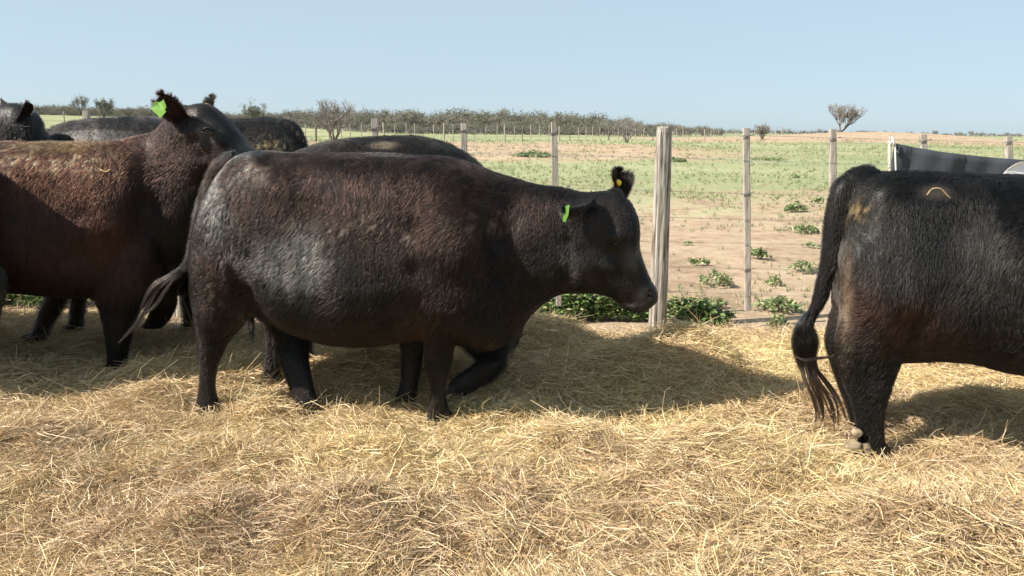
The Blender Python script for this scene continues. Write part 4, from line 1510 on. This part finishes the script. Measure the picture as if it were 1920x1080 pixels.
# ------------------------------------------------------------------ C: brown-black cow with the green tag
def colC(cow, P_):
    q = cow.pix(P_)
    n1 = fbm(P_ * 6, 51, 3)
    c = np.tile(np.array([[0.070, 0.028, 0.021]]), (len(P_), 1))
    c = blend(c, (0.19, 0.062, 0.032), np.clip(blob(q, 110, 330, 120, 60) + 0.3 * n1 + blob(q, 220, 460, 60, 60) * 0.6, 0, 1) * 0.8)
    c = blend(c, (0.34, 0.18, 0.07), np.clip(blob(q, 130, 275, 70, 12), 0, 1) * 0.8)
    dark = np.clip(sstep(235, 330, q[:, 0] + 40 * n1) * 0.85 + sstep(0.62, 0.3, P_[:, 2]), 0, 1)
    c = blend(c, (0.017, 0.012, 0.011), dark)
    c = blend(c, (0.09, 0.045, 0.037), np.clip(blob(q, 310, 300, 30, 40) * 0.8 + blob(q, 355, 300, 26, 34) * 0.5, 0, 1))
    mud = np.clip((vnoise(P_ * np.array([30, 30, 60]), 4) - 0.25) * 4, 0, 1)
    c = blend(c, (0.86, 0.60, 0.31), np.clip(mud * (blob(q, 40, 295, 70, 26) + blob(q, 150, 310, 60, 14)) * 0.8, 0, 0.75))
    front = sstep(-14, 8, (q[:, 0] - 378) - (q[:, 1] - 200) * 0.66) * (q[:, 1] < 330) * (q[:, 0] > 340)
    c = blend(c, (0.022, 0.021, 0.023), front * 0.9)
    c = blend(c, (0.085, 0.042, 0.034), np.clip(blob(q, 405, 300, 30, 22) + blob(q, 372, 290, 20, 30), 0, 1) * 0.8)
    c = blend(c, (0.26, 0.245, 0.235), np.clip(blob(q, 456, 278, 16, 14) + blob(q, 391, 247, 20, 17) * 0.8, 0, 0.9))  # grey highlight painted on the nose bridge; bare grey skin round the eye
    return np.clip(c, 0.003, 0.95)


C = Cow(60, 686, 0.0)
C.torso([(-440, 380, -435, 500, 0.12, 0), (-420, 320, -415, 560, 0.24, 0), (-370, 276, -370, 570, 0.31, 0), (-290, 268, -290, 560, 0.34, 0), (-180, 268, -180, 560, 0.38, 0), (-60, 268, -60, 540, 0.39, 0), (50, 267, 50, 541, 0.38, 0), (130, 266, 130, 552, 0.34, 0),
         (200, 266, 200, 552, 0.30, 0), (255, 262, 262, 540, 0.24, 0), (300, 250, 318, 520, 0.17, 0)])
C.loft([(235, 262, 270, 545, 0.22, 0), (285, 250, 335, 500, 0.165, 0.02), (308, 232, 380, 440, 0.145, 0.04), (322, 215, 400, 385, 0.14, 0.06), (340, 203, 405, 350, 0.13, 0.08)], 0.05, 2.2, 24)
C.loft([(330, 206, 385, 352, 0.12, 0.08), (355, 201, 402, 346, 0.125, 0.09), (378, 196, 415, 341, 0.125, 0.10), (402, 203, 428, 336, 0.12, 0.10), (424, 220, 440, 334, 0.11, 0.11), (444, 243, 454, 334, 0.094, 0.12),
        (462, 265, 470, 338, 0.080, 0.12), (480, 284, 484, 344, 0.074, 0.12), (494, 300, 494, 348, 0.064, 0.12), (503, 318, 500, 346, 0.045, 0.12)], -0.05, 2.4, 24)
C.leg([(350, 215, 290, 0.03, 0.06), (440, 180, 310, 0.085, 0.13), (540, 178, 290, 0.11, 0.16), (585, 190, 262, 0.078, 0.16), (620, 197, 250, 0.06, 0.16), (650, 201, 242, 0.055, 0.16), (675, 202, 238, 0.046, 0.16), (695, 201, 240, 0.05, 0.16), (712, 199, 243, 0.055, 0.16)])
C.leg([(500, 255, 360, 0.09, -0.14), (545, 272, 335, 0.07, -0.14), (575, 282, 330, 0.058, -0.14), (600, 274, 318, 0.048, -0.14), (615, 262, 304, 0.042, -0.14)])
C.leg([(450, -430, -320, 0.11, 0.16), (540, -425, -350, 0.09, 0.16), (590, -430, -385, 0.06, 0.16), (650, -425, -390, 0.045, 0.16), (700, -430, -385, 0.055, 0.16)])
C.leg([(500, -400, -290, 0.10, -0.14), (560, -380, -300, 0.08, -0.14), (600, -350, -300, 0.055, -0.14), (640, -340, -300, 0.045, -0.14), (678, -340, -295, 0.055, -0.14)])
C.tubepx([(-400, 290, 0.035, 0), (-435, 330, 0.035, 0), (-448, 420, 0.025, 0), (-450, 520, 0.018, 0), (-452, 600, 0.03, 0), (-450, 640, 0.01, 0)])
bumpsC = [(345, 206, 0.10, 0.04, 0.012), (215, 420, 0.30, 0.12, 0.028), (240, 330, 0.26, 0.08, 0.02), (285, 380, 0.20, 0.07, -0.025), (150, 400, 0.33, 0.07, -0.02), (140, 480, 0.33, 0.07, -0.02), (410, 300, 0.22, 0.05, 0.012), (425, 275, 0.21, 0.02, -0.008), (366, 235, 0.20, 0.022, -0.012), (370, 262, 0.21, 0.022, -0.014), (378, 290, 0.21, 0.022, -0.012), (390, 315, 0.20, 0.022, -0.010), (412, 262, 0.21, 0.03, 0.008), (372, 222, 0.19, 0.02, 0.008), (440, 270, 0.21, 0.03, -0.006), (350, 250, 0.2, 0.03, 0.012), (392, 240, 0.23, 0.03, 0.014), (390, 256, 0.22, 0.035, -0.008), (378, 205, 0.12, 0.06, 0.008), (270, 340, 0.24, 0.09, -0.02), (190, 380, 0.3, 0.16, 0.025), (90, 360, 0.34, 0.12, -0.015), (360, 310, 0.2, 0.06, 0.012), (330, 280, 0.2, 0.05, -0.012)]
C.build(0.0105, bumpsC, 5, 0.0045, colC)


def lenC(cow, P_):
    q = cow.pix(P_)
    l = np.ones(len(P_))
    l *= 1 - 0.70 * sstep(338, 366, q[:, 0]) * (q[:, 1] < 345)
    l *= 1 - 0.85 * blob(q, 391, 246, 22, 16)
    l *= 1 + 1.1 * blob(q, 315, 350, 45, 60)
    l *= 1 - 0.5 * sstep(0.5, 0.3, P_[:, 2])
    return l


C.fur(220000, 0.030, 0.00042, 0.24, lenC, seed=3)
ear(C, (346, 228), (303, 176), C.n * 0.98 - C.u * 0.1, 0.066, 0.4, off0=0.15, off1=0.27, seed=5, hl=0.024, nhair=3500, tint=(0.03, 0.016, 0.016), inner=(0.035, 0.02, 0.018))
tagplate(C, [(307, 186, 0.0), (312, 200, 0.002), (309, 207, 0.01), (312, 209, 0.01), (301, 222, 0.012), (282, 203, 0.012), (289, 191, 0.01), (301, 191, 0.004)], 0.275, MAT_GREEN)
ear(C, (396, 214), (399, 184), C.n * 0.7 - C.u * 0.4, 0.030, 0.4, off0=-0.02, off1=-0.06, seed=6, hl=0.022, nhair=2500)
tagplate(C, [(381, 198, 0.0), (386, 193, 0.0), (392, 195, 0.0), (391, 199, 0.0), (386, 202, 0.0)], -0.02, MAT_YEL)
eye(C, 391, 246, 0.238, 0.023)
for hx, hy, of in ((222, 700, 0.16), (-405, 700, 0.16), (-315, 678, -0.14)):
    hoof(C, hx, hy, of)
C.finish('reddish brown-black cow on the left with raised head and a big green ear tag')


# ------------------------------------------------------------------ G: walking just behind the main cow, head hidden by it
def colG(cow, P_):
    q = cow.pix(P_)
    n1 = fbm(P_ * 7, 61, 3)
    c = np.tile(np.array([[0.016, 0.012, 0.0105]]), (len(P_), 1))
    c = blend(c, (0.040, 0.028, 0.021), np.clip(blob(q, 700, 275, 150, 20) * 0.7 + 0.2 * n1, 0, 1))
    c = blend(c, (0.42, 0.33, 0.23), np.clip(blob(q, 722, 273, 36, 9) * 3 - 1.2, 0, 1) * 0.9)
    c = blend(c, (0.13, 0.115, 0.105), np.clip(blob(q, 880, 722, 50, 26) * 1.2 * (0.7 + 0.5 * fbm(P_ * 30, 5, 2)), 0, 0.8))
    return np.clip(c, 0.003, 0.95)


G = Cow(700, 712, -0.05)
G.torso([(470, 400, 475, 520, 0.12, 0), (488, 335, 490, 560, 0.24, 0), (520, 304, 525, 560, 0.30, 0), (570, 284, 570, 570, 0.33, 0), (630, 266, 630, 585, 0.36, 0), (700, 259, 700, 590, 0.38, 0), (770, 259, 770, 585, 0.36, 0),
         (820, 266, 820, 590, 0.33, 0), (860, 282, 860, 610, 0.30, 0), (890, 303, 892, 632, 0.26, 0), (925, 340, 930, 648, 0.21, 0), (955, 385, 958, 648, 0.16, 0), (978, 440, 978, 618, 0.10, 0)])
G.loft([(880, 305, 890, 560, 0.20, 0), (940, 345, 950, 560, 0.16, 0), (1000, 385, 1005, 530, 0.12, 0), (1045, 392, 1040, 505, 0.11, 0)], 0.0, 2.2, 20)
G.loft([(1035, 392, 1035, 505, 0.10, 0), (1080, 392, 1072, 505, 0.10, 0), (1118, 405, 1104, 508, 0.095, 0), (1146, 440, 1124, 514, 0.075, 0), (1163, 475, 1142, 522, 0.06, 0), (1170, 500, 1152, 526, 0.04, 0)], 0.0, 2.3, 20)
G.leg([(480, 490, 600, 0.11, 0.16), (560, 486, 572, 0.09, 0.17), (610, 496, 548, 0.065, 0.17), (640, 500, 540, 0.052, 0.17), (680, 498, 530, 0.042, 0.17), (712, 493, 526, 0.045, 0.17), (738, 490, 530, 0.052, 0.17)])
G.leg([(560, 520, 610, 0.09, -0.14), (620, 548, 590, 0.06, -0.14), (660, 552, 585, 0.045, -0.14), (698, 550, 592, 0.05, -0.14)])
# near foreleg lifted and bent at the knee
G.loft([(960, 520, 850, 520, 0.06, 0.14), (970, 570, 852, 575, 0.095, 0.18), (962, 615, 860, 620, 0.082, 0.23), (955, 650, 874, 655, 0.064, 0.28), (950, 678, 886, 668, 0.054, 0.32), (940, 699, 892, 674, 0.048, 0.34),
        (920, 716, 889, 682, 0.040, 0.35), (897, 729, 874, 692, 0.037, 0.35), (876, 742, 858, 702, 0.040, 0.35), (862, 752, 845, 714, 0.046, 0.35)], 0, 2.1, 16)
G.leg([(540, 760, 850, 0.10, -0.14), (600, 770, 820, 0.07, -0.14), (650, 765, 800, 0.05, -0.14), (698, 755, 795, 0.05, -0.14)])
G.tubepx([(510, 310, 0.035, 0), (485, 345, 0.035, 0), (474, 420, 0.025, 0), (470, 520, 0.018, 0), (470, 600, 0.025, 0), (472, 640, 0.01, 0)])
G.build(0.0115, [(935, 680, 0.37, 0.03, 0.010), (858, 728, 0.39, 0.025, 0.006), (915, 560, 0.26, 0.08, 0.015)], 5, 0.004, colG)
_v, _f = G.loft([(868, 752, 848, 712, 0.046, 0.35), (856, 762, 838, 722, 0.050, 0.35), (844, 768, 829, 738, 0.040, 0.35)], 0, 2.6, 14, store=False)
G.part('hoof', _v, _f, MAT_HOOF)
G.fur(80000, 0.036, 0.00055, 0.35, lambda c_, P_: (1 + 0.9 * blob(c_.pix(P_), 960, 620, 30, 40)) * (1 - 0.75 * blob(c_.pix(P_), 880, 715, 60, 40)), seed=4, clump=0.026)
ear(G, (1050, 410), (1022, 425), G.n, 0.035, 0.4, off0=0.08, off1=0.12, seed=9, nhair=400)
ear(G, (1055, 405), (1050, 385), G.n, 0.035, 0.4, off0=-0.08, off1=-0.12, seed=10, nhair=400)
eye(G, 1112, 440, 0.092, 0.016)
for hx, hy, of in ((510, 732, 0.17), (570, 700, -0.14), (775, 698, -0.14)):
    hoof(G, hx, hy, of)
G.finish('black cow right behind the large centre cow, one foreleg lifted and bent')


# ------------------------------------------------------------------ E: standing further back, rump to the right
def colE(cow, P_):
    q = cow.pix(P_)
    n1 = fbm(P_ * 7, 71, 3)
    c = np.tile(np.array([[0.020, 0.015, 0.013]]), (len(P_), 1))
    c = blend(c, (0.050, 0.042, 0.036), np.clip(0.4 + 0.6 * n1, 0, 1) * 0.6)
    mud = np.clip((vnoise(P_ * np.array([60, 60, 40]), 4) - 0.0) * 3, 0, 1)
    c = blend(c, (0.72, 0.53, 0.24), np.clip(mud * blob(q, 512, 275, 34, 14), 0, 0.8))
    c = blend(c, (0.120, 0.092, 0.076), sstep(0.5, 0.1, P_[:, 2]) * 0.6)
    return np.clip(c, 0.003, 0.95)


E = Cow(330, 640, 0.0)
E.torso([(572, 300, 568, 400, 0.12, 0), (562, 258, 560, 500, 0.22, 0), (545, 238, 545, 540, 0.28, 0), (515, 226, 515, 550, 0.31, 0), (470, 224, 470, 548, 0.33, 0), (400, 226, 400, 548, 0.36, 0), (320, 225, 320, 548, 0.38, 0), (240, 222, 240, 545, 0.37, 0),
         (180, 223, 180, 540, 0.33, 0), (130, 232, 130, 530, 0.28, 0), (95, 242, 100, 500, 0.22, 0)], egg=0.1)
E.loft([(135, 230, 130, 500, 0.25, 0), (95, 244, 95, 450, 0.18, 0), (60, 262, 70, 420, 0.14, 0.0), (30, 285, 45, 410, 0.12, 0)], 0.05)
E.loft([(50, 275, 60, 400, 0.11, 0), (15, 295, 40, 420, 0.12, 0), (-5, 340, 30, 430, 0.11, 0), (-10, 390, 20, 445, 0.08, 0), (-15, 430, 10, 460, 0.06, 0)], 0)
E.leg([(470, 500, 580, 0.10, 0.14), (540, 525, 580, 0.07, 0.14), (600, 535, 570, 0.045, 0.14), (655, 532, 570, 0.05, 0.14)])
E.leg([(470, 330, 420, 0.10, -0.14), (540, 340, 395, 0.075, -0.14), (575, 342, 384, 0.058, -0.14), (600, 344, 376, 0.048, -0.14), (625, 342, 378, 0.05, -0.14)])
E.leg([(500, 80, 190, 0.10, 0.14), (545, 92, 136, 0.075, 0.14), (580, 76, 118, 0.062, 0.14), (610, 66, 98, 0.052, 0.14), (640, 52, 84, 0.048, 0.14), (655, 44, 84, 0.05, 0.14)])
E.leg([(500, 120, 220, 0.10, -0.14), (545, 132, 172, 0.065, -0.14), (580, 132, 160, 0.052, -0.14), (610, 128, 156, 0.044, -0.14), (636, 120, 156, 0.05, -0.14)])
E.tubepx([(525, 232, 0.035, 0.02), (548, 240, 0.040, 0.03), (561, 258, 0.040, 0.04), (569, 282, 0.036, 0.04), (574, 330, 0.028, 0.03), (576, 420, 0.02, 0.03), (576, 500, 0.03, 0.03), (574, 545, 0.01, 0.03)])
E.build(0.012, [], 5, 0.006, colE)
E.fur(70000, 0.032, 0.0006, 0.35, None, seed=6, clump=0.028)
ear(E, (40, 300), (70, 285), E.n, 0.04, 0.4, off0=0.1, off1=0.2, nhair=300)
ear(E, (38, 285), (50, 262), E.n, 0.04, 0.4, off0=-0.1, off1=-0.2, nhair=300)
eye(E, 12, 350, 0.12, 0.017)
for hx, hy, of in ((548, 655, 0.14), (360, 625, -0.14), (62, 653, 0.14), (138, 636, -0.14)):
    hoof(E, hx, hy, of)
E.finish('black cow standing behind the brown one, rump showing right of the brown head')


# ------------------------------------------------------------------ D: the leftmost cow's head
def colD(cow, P_):
    q = cow.pix(P_)
    c = np.tile(np.array([[0.011, 0.009, 0.008]]), (len(P_), 1))
    c = blend(c, (0.12, 0.11, 0.10), np.clip(blob(q, 40, 235, 10, 22) + blob(q, 63, 235, 5, 16) * 0.8, 0, 1) * 0.8)
    return np.clip(c, 0.003, 0.95)


D = Cow(-250, 648, 0.0)
D.torso([(-560, 330, -560, 450, 0.12, 0), (-545, 270, -545, 520, 0.24, 0), (-500, 238, -500, 545, 0.31, 0), (-420, 228, -420, 550, 0.36, 0), (-320, 226, -320, 552, 0.38, 0), (-220, 224, -220, 548, 0.36, 0), (-150, 222, -150, 540, 0.32, 0), (-100, 218, -95, 520, 0.26, 0), (-60, 213, -50, 490, 0.2, 0)])
D.loft([(-110, 218, -80, 520, 0.22, 0), (-60, 208, -30, 450, 0.18, 0.02), (-25, 203, 0, 370, 0.15, 0.05), (5, 198, 20, 320, 0.13, 0.08)], 0.05)
D.loft([(0, 199, 5, 320, 0.12, 0.08), (20, 195, 25, 312, 0.12, 0.10), (40, 196, 38, 305, 0.12, 0.12), (56, 203, 48, 300, 0.11, 0.13), (68, 216, 56, 298, 0.10, 0.14), (74, 236, 66, 300, 0.085, 0.14), (84, 250, 76, 304, 0.075, 0.14), (97, 262, 86, 306, 0.065, 0.14), (103, 275, 96, 306, 0.045, 0.14)], 0, 2.3)
for o_, s_ in ((0.15, 0), (-0.14, 30)):
    D.leg([(500, -160 + s_, -60 + s_, 0.10, o_), (560, -150 + s_, -95 + s_, 0.07, o_), (610, -145 + s_, -108 + s_, 0.05, o_), (655 - s_ / 2, -148 + s_, -105 + s_, 0.05, o_)])
    D.leg([(480, -550 + s_, -440 + s_, 0.10, o_), (560, -545 + s_, -480 + s_, 0.07, o_), (610, -542 + s_, -505 + s_, 0.045, o_), (655 - s_ / 2, -548 + s_, -502 + s_, 0.05, o_)])
D.tubepx([(-520, 240, 0.035, 0), (-560, 280, 0.03, 0), (-572, 380, 0.022, 0), (-575, 500, 0.02, 0), (-572, 560, 0.01, 0)])
D.build(0.012, [], 5, 0.004, colD)
D.fur(50000, 0.026, 0.0006, 0.3, None, seed=7)
ear(D, (30, 228), (50, 190), D.n * 0.2 + D.u * 0.6, 0.05, 0.35, off0=0.20, off1=0.26, seed=12, nhair=500, hl=0.012, tint=(0.02, 0.015, 0.018))
ear(D, (22, 205), (2, 196), D.n, 0.04, 0.35, off0=-0.05, off1=-0.12, seed=13, nhair=300, hl=0.012)
eye(D, 52, 235, 0.24, 0.016)
for s_, o_ in ((0, 0.15), (30, -0.14)):
    hoof(D, -126 + s_, 655 - s_ / 2, o_)
    hoof(D, -525 + s_, 655 - s_ / 2, o_)
D.finish('black cow at the left edge, only its head and one rounded ear showing')

# ------------------------------------------------------------------ the cow beyond the left edge (its shade falls on the brown cow)
hroot = empty('cow', (-4.75, 3.95, 0.0), math.pi)
tag(hroot, 'black cow just beyond the left edge whose shade falls on the brown cow', 'cow', 'black cattle in the pen')
rB = Bc.root
# the copy's rump ends at the same local x as B's; turn it round so that the rump looks right
bl = Bc.tolocal([Bc.w(1572, 500, 0)])[0]
for ch in list(rB.children):
    c_ = ch.copy()
    COL.objects.link(c_)
    c_.parent = hroot
    for g2 in ch.children:
        d_ = g2.copy()
        COL.objects.link(d_)
        d_.parent = c_
hroot.scale = (1.13, 1.0, 1.13)
hroot.location = (-2.84 + bl[0] * 1.13, 4.01, 0.0)

# ------------------------------------------------------------------ loose straws lying on the coats
def wisp(cow, pts, off, rad, label, col=(0.72, 0.52, 0.22)):
    P_ = [cow.w(x, y, off) for x, y in pts]
    v, f = tube(resample([list(p) for p in P_], 3), rad, 5)
    b = np.mean(v, axis=0)
    o = mesh_obj('straw_wisp', np.array(v) - b, f, MAT_STRAW)
    o.location = b
    set_col(o.data, 'tint', np.tile(np.array([col]), (len(v), 1)))
    tag(o, label, 'straw', 'straws stuck to the coats')


wisp(A, [(801, 325), (807, 336), (812, 330), (820, 325)], 0.20, 0.0028, 'bent yellow straw like a tick on the upper back of the large centre cow')
wisp(Bc, [(1738, 366), (1748, 354), (1764, 354), (1774, 364), (1782, 372)], 0.27, 0.0028, 'curled straw on the bare patch of the right cow hip', (0.40, 0.31, 0.18))
wisp(C, [(188, 318), (198, 322), (207, 317)], 0.34, 0.0026, 'small pale straw stuck on the brown cow shoulder')
